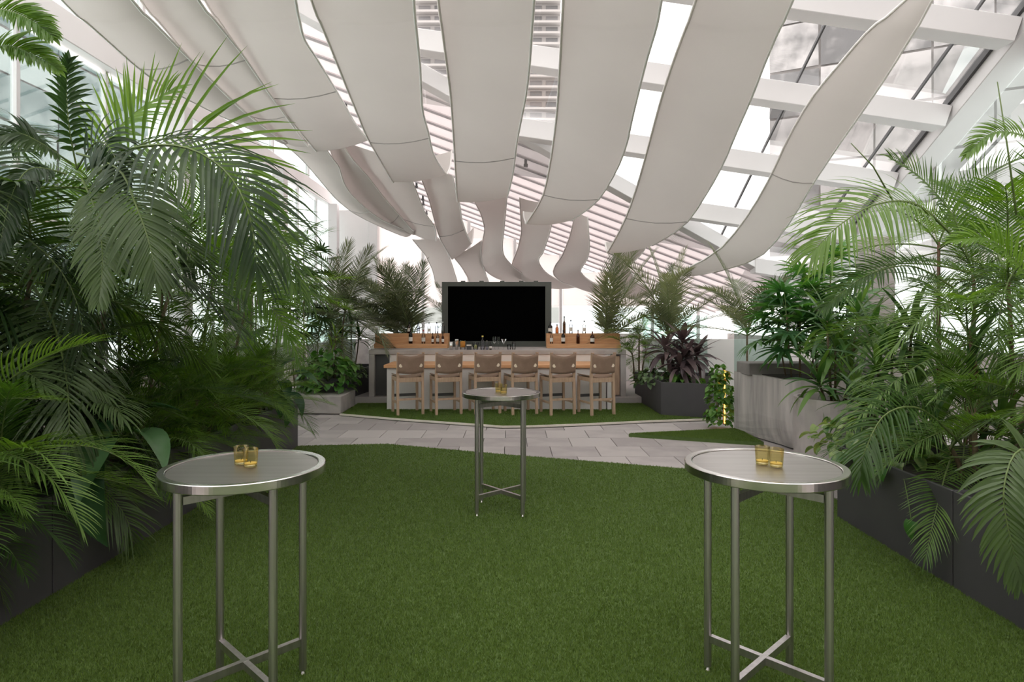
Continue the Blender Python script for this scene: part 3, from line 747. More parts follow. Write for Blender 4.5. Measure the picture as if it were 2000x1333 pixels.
for i, (p, lab) in enumerate(vl):
    if i == 0: v0.location = p; v0['label'] = lab
    else: copy_tree(v0, p, 0, lab)

# ================================================================= PLANTERS
def trough(x0, x1, y0, y1, h, label, name='planter_box', m='planter', group=None, th=.025):
    t = thing(name, label, 'planter', ((x0 + x1) / 2, (y0 + y1) / 2, 0), 0, group)
    a, b = (x1 - x0) / 2, (y1 - y0) / 2
    for nme, bxx in (('side_panel', (-a, -a + th, -b, b)), ('side_panel', (a - th, a, -b, b)), ('end_panel', (-a + th, a - th, -b, -b + th)), ('end_panel', (-a + th, a - th, b - th, b))):
        mb = MB(); mb.box(*bxx, 0, h); mb.build(nme, m, t, bevel=.003)
    mb = MB(); mb.box(-a + th, a - th, -b + th, b - th, .1, h - .07); mb.build('soil', 'soil', t)
    return t
GP = 'charcoal metal planter boxes'
PH = .64
trough(-4.7, -2.88, 1.0, 3.945, PH, 'charcoal planter box at near left, nearest the viewer', group=GP)
trough(-4.7, -2.88, 3.955, 6.795, PH, 'charcoal planter box at left behind the left high table', group=GP)
trough(-4.7, -2.89, 6.805, 8.5, PH, 'charcoal planter box at the far end of the left row', group=GP)
trough(2.84, 4.7, 1.0, 4.055, PH, 'charcoal planter box at near right with drooping fronds', group=GP)
trough(2.84, 4.7, 4.065, 5.5, PH, 'charcoal planter box behind the right high table', group=GP)
# angled planters by the bar
def poly_planter(poly, h, label, m='planter', soil=.07, name='planter_box', group=GP):
    cx = sum(p[0] for p in poly) / len(poly); cy = sum(p[1] for p in poly) / len(poly)
    t = thing(name, label, 'planter', (cx, cy, 0), 0, group); n = len(poly)
    pl = [(x - cx, y - cy) for x, y in poly]; inn = [(x * .95, y * .95) for x, y in pl]
    for i in range(n):
        a, b, c, d = pl[i], pl[(i + 1) % n], inn[(i + 1) % n], inn[i]
        mb = MB(); mb.hexa([(*a, 0), (*b, 0), (*c, 0), (*d, 0)], [(*a, h), (*b, h), (*c, h), (*d, h)]); mb.build('side_panel', m, t, bevel=.003)
    mb = MB(); mb.prism([(x * .95, y * .95) for x, y in pl], .1, h - soil); mb.build('soil', 'soil', t)
    return t
pA, pB_, pC = gnd(1291, 812.5), gnd(1387, 819), gnd(1240, 781)
poly_planter([(pA.x, pA.y), (pB_.x, pB_.y), (4.4, 13.2), (pC.x - .0, pC.y)], .60, 'charcoal planter right of the bar with purple-leaved plant')
poly_planter([(-3.22, 12.9), (-3.03, 14.6), (-4.6, 14.6), (-4.4, 12.9)], .68, 'charcoal planter left of the bar behind the low concrete block')
cb = [gnd(666, 809), gnd(694, 793)]
mb = MB(); mb.prism([(-4.75, 11.55), (cb[0].x, cb[0].y - .0), (cb[1].x, cb[1].y), (-4.75, 12.85)], 0, .32)
tag(mb.build('concrete_block', 'concrete', bevel=.012), 'low pale concrete block carrying the pot of heart-leaved vine', 'block')
# right concrete planter: streaked wall with a foot that sweeps out to the right
t = thing('concrete_planter', 'tall streaked concrete planter with a curved front corner', 'planter', (3.6, 9.2, 0))
def loop_at(z):
    sw_ = .0 if z > .35 else .0
    c0 = Vector((3.45, 9.78)); c1 = Vector((3.63 + .10 * max(0, (.4 - z) / .4) ** 2, 8.62))
    pts = [c0, c0.lerp(c1, .5), c1 + Vector((0, .02))]
    for k in range(1, 6):
        a = k / 5 * PI / 2
        pts.append(c1 + Vector((.22 * (1 - math.cos(a)) , -.30 * math.sin(a))))
    pts += [Vector((5.4, 8.30)), Vector((5.4, 9.9))]
    return pts
zz = [0, .06, .14, .24, .36, .6, .92]
vs, fs = [], []; nL = len(loop_at(0))
for z in zz: vs += [(p.x - 3.6, p.y - 9.2, z) for p in loop_at(z)]
for i in range(len(zz) - 1):
    for j in range(nL): fs.append((i * nL + j, i * nL + (j + 1) % nL, (i + 1) * nL + (j + 1) % nL, (i + 1) * nL + j))
mb = MB(); mb.add(vs, fs); mb.add([(p.x - 3.6, p.y - 9.2, .915) for p in loop_at(1)], [tuple(range(nL))])
mb.build('wall', 'concrete_streak', t)
mb = MB(); mb.box(-.12, 1.7, .05, .56, .9, 1.08); mb.build('upper_ledge', 'concrete_dark', t, bevel=.01)
mb = MB(); mb.prism([(.12, -.6), (1.7, -.75), (1.7, .0), (.05, .0)], .9, .93); mb.build('soil', 'soil', t)
# round concrete pots
def round_pot(x, y, r, h, m, label, z=0, taper=.92):
    t = thing('round_pot', label, 'pot', (x, y, z))
    mb = MB(); mb.lathe([(0, 0), (r * taper, 0), (r, h), (r - .04, h), (r - .05, h - .10)], 40); mb.build('wall', m, t, smooth=False)
    mb = MB(); mb.lathe([(r - .045, h - .09), (0, h - .08)], 30); mb.build('soil', 'soil', t)
    return t
round_pot(3.90, 7.55, .48, .80, 'concrete', 'large round grey concrete pot beside the streaked concrete planter', taper=1)
round_pot(3.75, 6.35, .42, .62, 'concrete_dark', 'dark round pot behind the right charcoal planter row', taper=.95)
pp = at(640, 770, 12.15); round_pot(pp.x, 12.2, .30, .22, 'planter', 'low dark bowl on the concrete block under the vine', z=.32, taper=.72)
# columns and balustrades
mb = MB(); mb.box(5.45, 5.85, 9.6, 10.0, 0, 3.0); struct(mb.build('wall_pillar', 'concrete', bevel=.015), 'pale concrete pillar behind the right plants')
mb = MB(); mb.box(-6.0, -5.7, 10.9, 11.35, 0, 1.25); struct(mb.build('wall_pier', 'concrete', bevel=.015), 'pale concrete pier behind the left planter row')
mb = MB(); mb.box(-5.9, -5.45, 12.85, 13.3, 0, 3.2); struct(mb.build('wall_pier', 'concrete', bevel=.015), 'tall pale concrete pier beyond the left plants')
def balustrade(a, b, y0, y1, label):
    a, b = Vector(a), Vector(b); c = (a + b) / 2
    t = thing('glass_balustrade', label, 'balustrade', (c.x, c.y, 0), 0, 'glass balustrade panels around the bar')
    mb = MB(); mb.bar(Vector((a.x - c.x, a.y - c.y, (y0 + y1) / 2)), Vector((b.x - c.x, b.y - c.y, (y0 + y1) / 2)), .014, y1 - y0); mb.build('glass_panel', 'balustrade', t)
    mb = MB(); mb.bar(Vector((a.x - c.x, a.y - c.y, y0 + .02)), Vector((b.x - c.x, b.y - c.y, y0 + .02)), .05, .10); mb.build('base_shoe', 'dark_metal', t)
balustrade((3.0, 14.4, 0), (4.22, 13.6, 0), 0.0, 1.80, 'green-tinted glass balustrade right of the bar behind the purple plant')
balustrade((4.55, 12.9, 0), (5.6, 12.7, 0), 0.0, 1.80, 'green-tinted glass balustrade left of the lady palm')
balustrade((-4.55, 14.0, 0), (-3.7, 14.9, 0), 0.0, 1.85, 'green-tinted glass balustrade left of the bar behind palms')
mb = MB(); mb.box(-2.5, 3.6, 17.5, 17.7, 0, 1.3); struct(mb.build('wall_parapet', 'plaster'), 'low pale parapet behind the bar')
mb = MB(); mb.box(3.8, 7.2, 14.6, 14.8, 0, 1.25); struct(mb.build('wall_parapet', 'plaster'), 'low pale parapet right of the bar')

# ================================================================= PLANTS
lin = lambda t: min(1, .35 + t * 4) * (1 - t) ** .55
lance = lambda t: math.sin(PI * min(1, .06 + .94 * t) ** .75)
strap = lambda t: min(1, .45 + t * 2.2) * (1 - t ** 3) ** .8
heart = lambda t: (math.sin(PI * min(1, (.16 + .84 * t)) ** .62)) ** .75 if t < 1 else 0
def interp(path, t):
    n = len(path) - 1; k = min(int(t * n), n - 1); return path[k].lerp(path[k + 1], t * n - k), (path[k + 1] - path[k]).normalized()
FK = {  # leaflets per side, length ratio, width, start, base angle, tip angle, lift, droop
 'kentia': (34, .46, .040, .16, 68, 22, .10, 1.0),
 'areca':  (36, .36, .026, .15, 58, 20, .35, .75),
 'phoenix': (50, .30, .024, .10, 62, 25, .22, .45),
 'fine':   (40, .33, .017, .12, 60, 22, .28, .55),
}
def frond_mesh(kind, mats, path, rnd, up=Vector((0, 0, 1)), lw=1.0, dens=1.0, lrat=1.0, droopx=1.0):
    n, lr, w, t0, a0, a1, lift, droop = FK[kind]
    n = int(n * dens); lr *= lrat; droop *= droopx
    L = sum((b - a).length for a, b in zip(path[:-1], path[1:]))
    mb = MB(); mb.tube(path, .011 * max(.6, L / 1.5), .002, 5, 1)
    for k in range(n):
        t = t0 + (1 - t0) * (k + .5) / n
        p, T = interp(path, t)
        sd = T.cross(up)
        if sd.length < .15: sd = T.cross(Vector((0, 1, 0)))
        sd.normalize(); U = sd.cross(T)
        s_ = (t - t0) / (1 - t0)
        ln = L * lr * (.55 + .45 * math.sin(min(1, s_ * 2.2) * PI / 2)) * (1 - .62 * s_ ** 2.2)
        a = math.radians(a0 + (a1 - a0) * s_ ** 1.3)
        for sg in (-1, 1):
            aa = a + rnd.uniform(-.07, .07)
            d = T * math.cos(aa) + sd * (sg * math.sin(aa)) + U * (lift + rnd.uniform(-.06, .06))
            mb.leaf(p, d, U, ln * rnd.uniform(.88, 1.06), w * lw * rnd.uniform(.85, 1.15) * (1 - .35 * s_), lin, 4, droop * rnd.uniform(.7, 1.3), .28, 0)
    p, T = interp(path, .995); mb.leaf(p, T, up, L * lr * .4, w * lw, lin, 3, droop, .28, 0)
    return mb.mesh('frond', mats)
def arc_path(L, bend, n=10, power=1.25):
    p = Vector((0, 0, 0)); out = [p.copy()]
    for i in range(n):
        t = (i + .5) / n; a = -bend * t ** power
        p = p + Vector((math.cos(a), 0, math.sin(a))) * (L / n); out.append(p.copy())
    return out
FR = {}
rf = random.Random(11)
def fronds(key, kind, m, stem, bends, **kw):
    FR[key] = [frond_mesh(kind, [m, stem], arc_path(1.0 if 'unit' in kw else 1.6, b), rf, **{k: v for k, v in kw.items() if k != 'unit'}) for b in bends]
fronds('kentia', 'kentia', 'kentia', 'green_stem', (.9, 1.2, 1.5, 1.8))
fronds('areca', 'areca', 'areca', 'green_stem', (.6, .9, 1.2, 1.5))
fronds('fresh', 'areca', 'fresh', 'green_stem', (.5, .9, 1.3))
fronds('fine', 'fine', 'areca', 'green_stem', (.7, 1.1, 1.4), dens=1.1)
fronds('phoenix', 'phoenix', 'phoenix', 'green_stem', (.35, .7, 1.2))
fronds('dark_phoenix', 'fine', 'kentia', 'green_stem', (.5, .9, 1.3))

def palm(name, label, base, canes, key, nf, size, elev=(10, 75), az=(0, 360), group=None, seed=0, stem='stem', cat='palm', low=0):
    rn = random.Random(seed * 31 + 5)
    t = thing(name, label, cat, base, 0, group)
    for (dx, dy, h, lx, ly) in canes:
        top = Vector((dx + lx, dy + ly, h))
        pts = [Vector((dx, dy, -.05)), Vector((dx + lx * .25, dy + ly * .25, h * .4)), Vector((dx + lx * .6, dy + ly * .6, h * .75)), top]
        mb = MB(); mb.tube(pts, .022, .014, 7); mb.build('stem', stem, t, smooth=True)
        a0 = rn.uniform(0, 360)
        for k in range(nf):
            f = (k + .5) / nf
            e = math.radians(elev[1] + (elev[0] - elev[1]) * f + rn.uniform(-8, 8))
            az_ = (a0 + k * 137.5) % 360
            z_ = math.radians(az[0] + (az[1] - az[0]) * az_ / 360 + rn.uniform(-8, 8))
            me = rn.choice(FR[key]); s_ = size * rn.uniform(.8, 1.12) / 1.6
            o = place(me, 'frond', t, top - Vector((0, 0, .12 * f)), None, s_)
            o.rotation_euler = Euler((rn.uniform(-.25, .25), -e, z_), 'XYZ')
    return t
def hero_frond(parent, pts, kind='kentia', m='kentia', up=Vector((0, 0, 1)), **kw):
    P = catmull([at(*p) for p in pts], 18)
    off = parent.location
    me = frond_mesh(kind, [m, 'green_stem'], [p - off for p in P], rf, up, **kw)
    return place(me, 'frond', parent)

# ---- left mass: tall kentia palms
GK = 'tall palms in the left planter row'
k1 = palm('kentia_palm', 'tall dark palm at left with fronds arching over the planter', (-3.7, 4.25, .55), [(0, 0, 2.0, .05, 0), (.15, .2, 1.55, .12, .05), (-.3, -.3, 1.7, -.2, -.1)], 'kentia', 9, 1.45, (-25, 62), group=GK, seed=1)
up_c = Vector((0.1, -.75, .65)).normalized()
hero_frond(k1, [(150, 300, 4.1), (230, 330, 3.9), (265, 400, 3.75), (290, 470, 3.7), (305, 540, 3.7)], up=up_c, lw=.9, lrat=.75, dens=1.1)
up_v = Vector((.05, -.95, .3)).normalized()
hero_frond(k1, [(170, 330, 4.2), (260, 290, 4.0), (360, 288, 3.9), (440, 335, 3.9), (485, 415, 3.9), (502, 520, 3.95)], up=Vector((.2, -.6, .78)).normalized(), lw=1.15, lrat=.95, droopx=1.1, dens=.85)
hero_frond(k1, [(190, 340, 4.5), (270, 285, 4.45), (370, 270, 4.45), (450, 310, 4.5), (510, 390, 4.5)], kind='areca', m='fresh', up=up_v, lw=1.5, lrat=1.75, droopx=.7, dens=.7)
hero_frond(k1, [(180, 340, 4.6), (215, 270, 4.6), (270, 215, 4.65), (330, 180, 4.7)], kind='areca', m='fresh', up=up_v, lw=1.3, lrat=1.5, droopx=.8, dens=.6)
hero_frond(k1, [(150, 330, 4.3), (135, 250, 4.2), (130, 180, 4.2), (132, 120, 4.2)], kind='areca', m='kentia', up=Vector((.8, -.55, .1)).normalized(), lw=1.6, lrat=.8, dens=.5, droopx=1.3)
hero_frond(k1, [(150, 330, 4.3), (185, 280, 4.1), (215, 290, 4.0), (240, 350, 3.95)], kind='kentia', m='kentia', up=up_v, lw=1.3, lrat=.8, dens=.5)
hero_frond(k1, [(130, 340, 4.0), (60, 330, 3.8), (20, 390, 3.7), (0, 480, 3.6)], up=up_c, lrat=.8)
hero_frond(k1, [(140, 320, 4.2), (80, 280, 4.0), (30, 260, 3.9), (-30, 280, 3.8)], up=up_c, lrat=.9)
hero_frond(k1, [(250, 350, 4.8), (370, 330, 4.9), (470, 380, 5.0), (540, 470, 5.1), (575, 560, 5.1)], kind='areca', m='areca', up=Vector((.2, -.6, .75)).normalized(), lw=1.0, lrat=.95)
hero_frond(k1, [(160, 350, 4.0), (190, 420, 3.85), (200, 500, 3.75), (195, 580, 3.7)], up=up_c, lw=.8, lrat=.7)
k2 = palm('kentia_palm', 'tall palm in the middle of the left row, fronds reaching right', (-3.75, 5.7, .55), [(0, 0, 1.9, .1, 0), (.3, .2, 1.5, .2, .1), (-.2, .3, 1.2, 0, 0)], 'areca', 8, 1.5, (-5, 72), group=GK, seed=2)
hero_frond(k2, [(330, 480, 5.5), (400, 420, 5.4), (490, 420, 5.3), (560, 490, 5.2), (600, 570, 5.2)], kind='areca', m='areca', up=Vector((.2, -.5, .8)).normalized(), lrat=1.1)
hero_frond(k2, [(360, 600, 5.4), (440, 560, 5.3), (520, 590, 5.2), (565, 660, 5.1)], kind='areca', m='fresh', up=up_c, lrat=1.1)
k3 = palm('kentia_palm', 'bright green palm at the far end of the left row', (-3.65, 7.3, .55), [(0, 0, 1.7, .15, .1), (.2, .3, 1.3, .2, .1), (-.3, -.2, 1.9, 0, 0)], 'fresh', 8, 1.45, (-10, 72), group=GK, seed=3)
k4 = palm('kentia_palm', 'palm at the left picture edge with pale backlit fronds', (-3.95, 3.1, .55), [(0, 0, 2.1, 0, 0), (-.2, .2, 2.5, -.1, .1)], 'areca', 8, 1.4, (-10, 70), group=GK, seed=4)
hero_frond(k4, [(-60, 110, 3.3), (10, 90, 3.3), (60, 105, 3.3), (110, 135, 3.3)], kind='areca', m='fresh', up=Vector((0, -.8, .6)).normalized(), lw=1.2, lrat=1.0)
hero_frond(k4, [(-80, 40, 3.2), (0, 20, 3.2), (60, 40, 3.2), (100, 70, 3.2)], kind='areca', m='fresh', up=Vector((0, -.8, .6)).normalized(), lw=1.2, lrat=1.0)
palm('kentia_palm', 'dark palm deep behind the left row near the glass wall', (-4.3, 4.9, .55), [(0, 0, 1.4, 0, 0), (.1, .5, 1.1, .1, 0), (-.1, -.6, 1.2, 0, 0), (0, 1.0, 1.6, 0, 0)], 'kentia', 7, 1.2, (-30, 70), group=GK, seed=5)
palm('kentia_palm', 'dark palm deep behind the left row farther along', (-4.3, 6.9, .55), [(0, 0, 1.4, 0, 0), (.1, .6, 1.1, .1, 0), (-.1, -.6, 1.3, 0, 0)], 'kentia', 6, 1.2, (-30, 70), group=GK, seed=6)
# ---- left understorey
GU = 'small palms along the left planter edge'
us = [(-3.3, 2.75, .45, 'areca', .85, 'small feathery palm spilling over the near left planter'), (-3.25, 3.6, .5, 'areca', .95, 'small palm with arching fronds above the near planter joint'),
      (-3.5, 4.4, .75, 'kentia', 1.0, 'small dark palm under the tall palm at left'), (-3.12, 4.9, .4, 'fine', .8, 'fine-leaved low palm left of the left high table'),
      (-3.25, 5.6, .6, 'areca', .95, 'small palm behind the left high table'), (-3.1, 6.1, .4, 'fresh', .75, 'bright low palm above the middle left planter'),
      (-3.25, 6.9, .75, 'fine', .9, 'fine-leaved palm over the second left planter joint'), (-3.12, 7.4, .45, 'fresh', .75, 'bright low palm near the far left planter'),
      (-3.25, 7.9, .65, 'fine', .85, 'fine-leaved palm at the end of the left planter row'), (-3.55, 3.1, .9, 'fine', 1.0, 'fine-leaved palm behind the near left planter edge'),
      (-3.1, 5.2, .2, 'fresh', .62, 'bright little palm just left of the candle glasses'), (-3.35, 3.7, .3, 'areca', .7, 'little palm hanging over the near planter joint'), (-3.15, 6.6, .3, 'fresh', .65, 'bright little palm in front of the far left fine-leaved palm')]
for i, (x, y, h, key, sz, lab) in enumerate(us):
    palm('parlour_palm', lab, (x, y, .56), [(0, 0, h, .05, 0), (.08, .12, h * .7, .1, .05), (-.08, -.12, h * .8, .0, -.1), (.02, .05, h * .35, .08, 0)], key, 8, sz, (-5, 72), group=GU, seed=20 + i)

# ---- broad-leaved plants
def broad_mesh(L, W, droop, seed, key='broad'):
    mb = MB(); mb.leaf((0, 0, 0), (1, 0, .12), (0, 0, 1), L, W, lance, 9, droop, .38, 0)
    return mb.mesh('leaf', key, smooth=True)
BL = [broad_mesh(.42, .17, 1.2, 0), broad_mesh(.40, .15, 2.0, 1), broad_mesh(.36, .14, 2.8, 2)]
def broad_plant(label, base, leaves, group=None):
    t = thing('broadleaf_plant', label, 'plant', base, 0, group)
    for (dx, dy, dz, az_, el, s_, k) in leaves:
        tip = Vector((dx, dy, dz))
        mb = MB(); mb.tube([Vector((dx * .1, dy * .1, -.05)), Vector((dx * .35, dy * .35, dz * .7)), tip], .007, .004, 5); st = mb.build('leaf_stalk', 'green_stem', t, smooth=True)
        o = place(BL[k], 'leaf', t, tip); o.scale = (s_,) * 3
        o.rotation_euler = Euler((R.uniform(-.3, .3), -math.radians(el), math.radians(az_)), 'XYZ')
    return t
GB = 'broad-leaved plants along the left planters'
broad_plant('large glossy leaves hanging over the planter at left', (-2.98, 4.4, .57), [(.22, -.10, .36, -75, 0, 1.55, 1), (.24, .10, .36, -25, 10, 1.45, 1), (.24, -.22, .22, -80, -35, 1.7, 2), (.10, .25, .45, 20, 25, 1.0, 0), (.1, .0, .5, -120, 20, 1.1, 0)], GB)
broad_plant('glossy leaves curling over the far corner of the left planter', (-3.1, 8.0, .56), [(.24, -.3, .30, -60, -30, 1.1, 2), (.28, .0, .46, -10, 15, 1.1, 1), (.2, -.15, .40, -50, 0, 1.1, 1), (.22, .1, .22, -15, -20, 1.15, 2), (.1, .2, .55, 40, 30, 1.0, 0), (.16, -.3, .5, -90, 10, .9, 1), (.25, -.15, .20, -40, -40, 1.2, 2)], GB)
broad_plant('dark spoon-shaped leaf plant between two small palms at left', (-3.1, 4.55, .56), [(.12, -.1, .45, -30, 20, .95, 1), (.2, -.2, .25, -70, -20, .9, 2), (.02, .1, .5, 10, 30, .9, 0)], GB)

# ---- strap-leaved plants (dracaena, cordyline)
def strap_mesh(L, W, droop, key): 
    mb = MB(); mb.leaf((0, 0, 0), (1, 0, 0), (0, 0, 1), L, W, strap, 7, droop, .22, 0); return mb.mesh('leaf', key, smooth=True)
SM = {k: [strap_mesh(.5, w, d, k) for d in (.5, 1.1, 1.8)] for k, w in (('dracaena', .065), ('lime_leaf', .05), ('purple', .095))}
def rosettes(name, label, base, heads, key, nl, size, elev=(-10, 78), stem='stem', group=None, seed=0, cat='plant'):
    rn = random.Random(seed * 17 + 3)
    t = thing(name, label, cat, base, 0, group)
    for (dx, dy, h) in heads:
        mb = MB(); mb.tube([Vector((dx * .4, dy * .4, -.04)), Vector((dx * .8, dy * .8, h * .55)), Vector((dx, dy, h))], .016, .012, 6); mb.build('stem', stem, t, smooth=True)
        for k in range(nl):
            f = (k + .5) / nl; e = elev[1] + (elev[0] - elev[1]) * f + rn.uniform(-8, 8)
            o = place(SM[key][min(2, int(f * 3))], 'leaf', t, Vector((dx, dy, h - .16 * f)))
            s_ = size * rn.uniform(.8, 1.15) / .5; o.scale = (s_, s_, s_)
            o.rotation_euler = Euler((rn.uniform(-.3, .3), -math.radians(e), math.radians(k * 137.5 + rn.uniform(-15, 15))), 'XYZ')
    return t
# ---- heart-leaved vines
def heart_mesh(key, W=.085, L=.10):
    mb = MB(); mb.leaf((0, 0, 0), (1, 0, .1), (0, 0, 1), L, W, heart, 6, .9, .22, 0); return mb.mesh('leaf', key, smooth=True)
HM = {k: heart_mesh(k) for k in ('pothos', 'pothos_v')}
HM['sage'] = heart_mesh('sage', .06, .08)
def bush(name, label, base, rx, ry, rz_, n, key, size=1.0, seed=0, group=None, cat='plant', zmin=-.4, hang=None):
    rn = random.Random(seed * 13 + 1)
    t = thing(name, label, cat, base, 0, group)
    for k in range(7):
        a = rn.uniform(0, 2 * PI); e = Vector((rx * .7 * math.cos(a), ry * .7 * math.sin(a), rz_ * rn.uniform(.3, .8)))
        mb = MB(); mb.tube([Vector((0, 0, -.05)), e * .5 + Vector((0, 0, .06)), e], .006, .003, 5); mb.build('stem', 'green_stem', t, smooth=True)
    for k in range(n):
        z = zmin + (1 - zmin) * rn.random(); a = rn.uniform(0, 2 * PI); q = math.sqrt(max(0, 1 - z * z)) if z > 0 else 1.0
        rr = rn.uniform(.72, 1.05)
        p = Vector((rx * q * math.cos(a) * rr, ry * q * math.sin(a) * rr, rz_ * z * rr))
        o = place(HM[key], 'leaf', t, p); s_ = size * rn.uniform(.7, 1.3); o.scale = (s_,) * 3
        o.rotation_euler = Euler((rn.uniform(-.5, .5), rn.uniform(-.2, .9), a + rn.uniform(-.7, .7)), 'XYZ')
    return t
# ---- fan palms
def fan_mesh(key, n=9, L=.34):
    mb = MB()
    for k in range(n):
        a = math.radians(-105 + 210 * k / (n - 1))
        mb.leaf((0, 0, 0), (math.cos(a), math.sin(a), .12), (0, 0, 1), L * (1 - .25 * abs(k - (n - 1) / 2) / n * 2), .042, strap, 4, .75, .3, 0)
    return mb.mesh('fan_leaf', key)
FM = {'rhapis': [fan_mesh('rhapis'), fan_mesh('rhapis', 8, .30)], 'kentia': [fan_mesh('kentia', 12, .42)]}
def fan_palm(label, base, canes, key, nl, size, seed, group=None, name='lady_palm'):
    rn = random.Random(seed * 19 + 2)
    t = thing(name, label, 'palm', base, 0, group)
    for (dx, dy, h) in canes:
        mb = MB(); mb.tube([Vector((dx * .6, dy * .6, -.04)), Vector((dx * .9, dy * .9, h * .6)), Vector((dx, dy, h))], .013, .010, 6); mb.build('stem', 'stem', t, smooth=True)
        for k in range(nl):
            f = (k + .5) / nl; e = math.radians(70 - 75 * f + rn.uniform(-10, 10)); a = math.radians(k * 137.5 + rn.uniform(-15, 15) + dx * 900)
            d = Vector((math.cos(e) * math.cos(a), math.cos(e) * math.sin(a), math.sin(e))); L = .26 * size * rn.uniform(.8, 1.2)
            r0 = Vector((dx, dy, h - .45 * f * h)); tip = r0 + d * L
            mb = MB(); mb.tube([r0, tip], .004, .003, 4); mb.build('leaf_stalk', 'green_stem', t)
            o = place(rn.choice(FM[key]), 'fan_leaf', t, tip); o.scale = (size * rn.uniform(.85, 1.15),) * 3
            o.rotation_euler = Euler((rn.uniform(-.3, .3), -(e - .55), a), 'XYZ')
    return t

# ---- left of the bar
bush('heart_leaf_vine', 'round bush of glossy heart leaves in the bowl left of the bar', (pp.x, 12.15, .56), .54, .42, .56, 260, 'pothos', 1.4, 1)
rosettes('dracaena', 'lime-striped strap-leaf plant rising above the heart-leaf bush', (pp.x + .05, 12.5, .55), [(0, 0, .85), (-.1, .1, .65)], 'lime_leaf', 16, .36, seed=2)
bush('leafy_shrub', 'small sage green shrub between the vine bush and the bar', (-3.25, 12.75, .66), .26, .22, .22, 90, 'sage', 1.1, 3)
rosettes('dracaena', 'dark green strap-leaf plant beside the left end of the bar', (-3.55, 13.9, .6), [(0, 0, 1.0), (.15, .1, .75), (-.2, -.1, .8)], 'dracaena', 18, .42, seed=4)
GPH = 'upright feathery palms around the bar'
palm('date_palm', 'feathery grey-green palm behind the left bottle box', (at(805, 655, 14.9).x, 14.9, .5), [(0, 0, .85, 0, 0), (-.3, .2, .95, -.1, 0)], 'phoenix', 13, 2.1, (18, 86), az=(65, 265), group=GPH, seed=31)
palm('date_palm', 'drooping grey palm left of the bar above the vine bush', (-3.75, 13.2, .6), [(0, 0, 1.0, -.05, 0), (.1, .2, 1.35, .1, 0)], 'phoenix', 16, 1.65, (-40, 78), group=GPH, seed=32)
palm('date_palm', 'tall slender palm behind the right bottle box', (at(1180, 650, 14.9).x, 14.9, .3), [(0, 0, 1.0, 0, 0)], 'phoenix', 12, 2.1, (16, 87), az=(-115, 35), group=GPH, seed=33)
palm('date_palm', 'upright palm growing behind the purple-leaved plant', (at(1305, 650, 13.0).x, 13.0, .5), [(0, 0, .95, 0, 0)], 'phoenix', 17, 1.85, (18, 87), group=GPH, seed=34)
palm('date_palm', 'spreading palm between purple plant and lady palm', (at(1440, 650, 11.2).x + .1, 11.0, .6), [(0, 0, .95, 0, 0)], 'phoenix', 15, 1.55, (18, 80), group=GPH, seed=35)
palm('date_palm', 'small palm frond cluster at the left edge of the screen', (at(880, 600, 15.4).x, 15.6, .5), [(0, 0, 1.2, 0, 0)], 'phoenix', 9, 1.1, (25, 80), az=(20, 160), group=GPH, seed=36)
fan_palm('dark fan-leaved palm against the left glazing above the planters', (-4.3, 9.9, .2), [(0, 0, 3.4), (.2, .3, 2.9), (-.3, .1, 3.0), (.3, -.2, 2.4)], 'kentia', 9, 1.15, 1, name='fan_palm')
fan_palm('dark fan-leaved palm by the white column left of the bar', (-4.2, 12.7, .2), [(0, 0, 3.2), (.3, .2, 2.7), (-.3, 0, 2.9), (.1, -.3, 2.2)], 'kentia', 9, 1.15, 2, name='fan_palm')
palm('areca_palm', 'feathery green palm behind the low concrete block', (-4.35, 10.6, .1), [(0, 0, 1.3, .1, 0), (.2, .3, 1.7, .1, .1), (-.2, .3, 1.0, 0, 0)], 'fine', 9, 1.3, (-20, 72), seed=37)

# ---- right of the bar
pc = at(1320, 700, 12.1)
rosettes('cordyline', 'purple-brown strap-leaved plant in the planter right of the bar', (pc.x + .1, 12.0, .52), [(0, 0, .80), (-.30, .1, .66), (.30, .05, .56), (.02, -.2, .55), (-.1, -.2, .4)], 'purple', 26, .56, (-25, 62), seed=5)
bush('leafy_shrub', 'low sage green shrub at the left of the purple plant', (pc.x - .45, 11.95, .58), .38, .30, .24, 110, 'sage', 1.35, 6)
bush('heart_leaf_vine', 'heart-leaved plant at the foot of the purple plant', (pc.x + .05, 11.72, .55), .30, .20, .18, 50, 'pothos', 1.35, 7)
palm('areca_palm', 'bright feathery palm between the bar and purple plant', (at(1250, 660, 13.4).x, 13.5, .45), [(0, 0, .9, 0, 0), (.1, .2, .6, .1, 0), (-.1, 0, .55, -.05, 0)], 'fresh', 9, .85, (-10, 75), seed=38)
bush('creeping_vine', 'lit creeping vine on the post beside the concrete planter', (3.32, 10.05, .15), .19, .15, .90, 280, 'pothos', 1.05, 8, zmin=-.1)
t = thing('light_strip', 'warm glowing strip light behind the creeping vine', 'lamp', (3.42, 10.13, 0))
mb = MB(); mb.box(-.008, .008, -.008, .008, .05, .95); mb.build('diffuser', 'warm_led', t)
mb = MB(); mb.box(-.02, .02, .0125, .03, .03, .97); mb.build('housing', 'dark_metal', t)
mb = MB(); mb.box(3.10, 3.15, 11.3, 11.36, 0, .55); tag(mb.build('edge_post', 'white_paint'), 'thin white post at the corner of the purple plant planter', 'post')
GR = 'lady palms over the concrete planter'
fan_palm('lady palm with glossy fan leaves over the streaked concrete planter', (4.05, 8.85, .9), [(0, 0, 1.05), (-.25, .15, .75), (.3, .1, 1.25), (-.1, -.2, .55), (.45, -.15, .8), (-.3, -.25, .9)], 'rhapis', 13, 1.3, 3, GR)
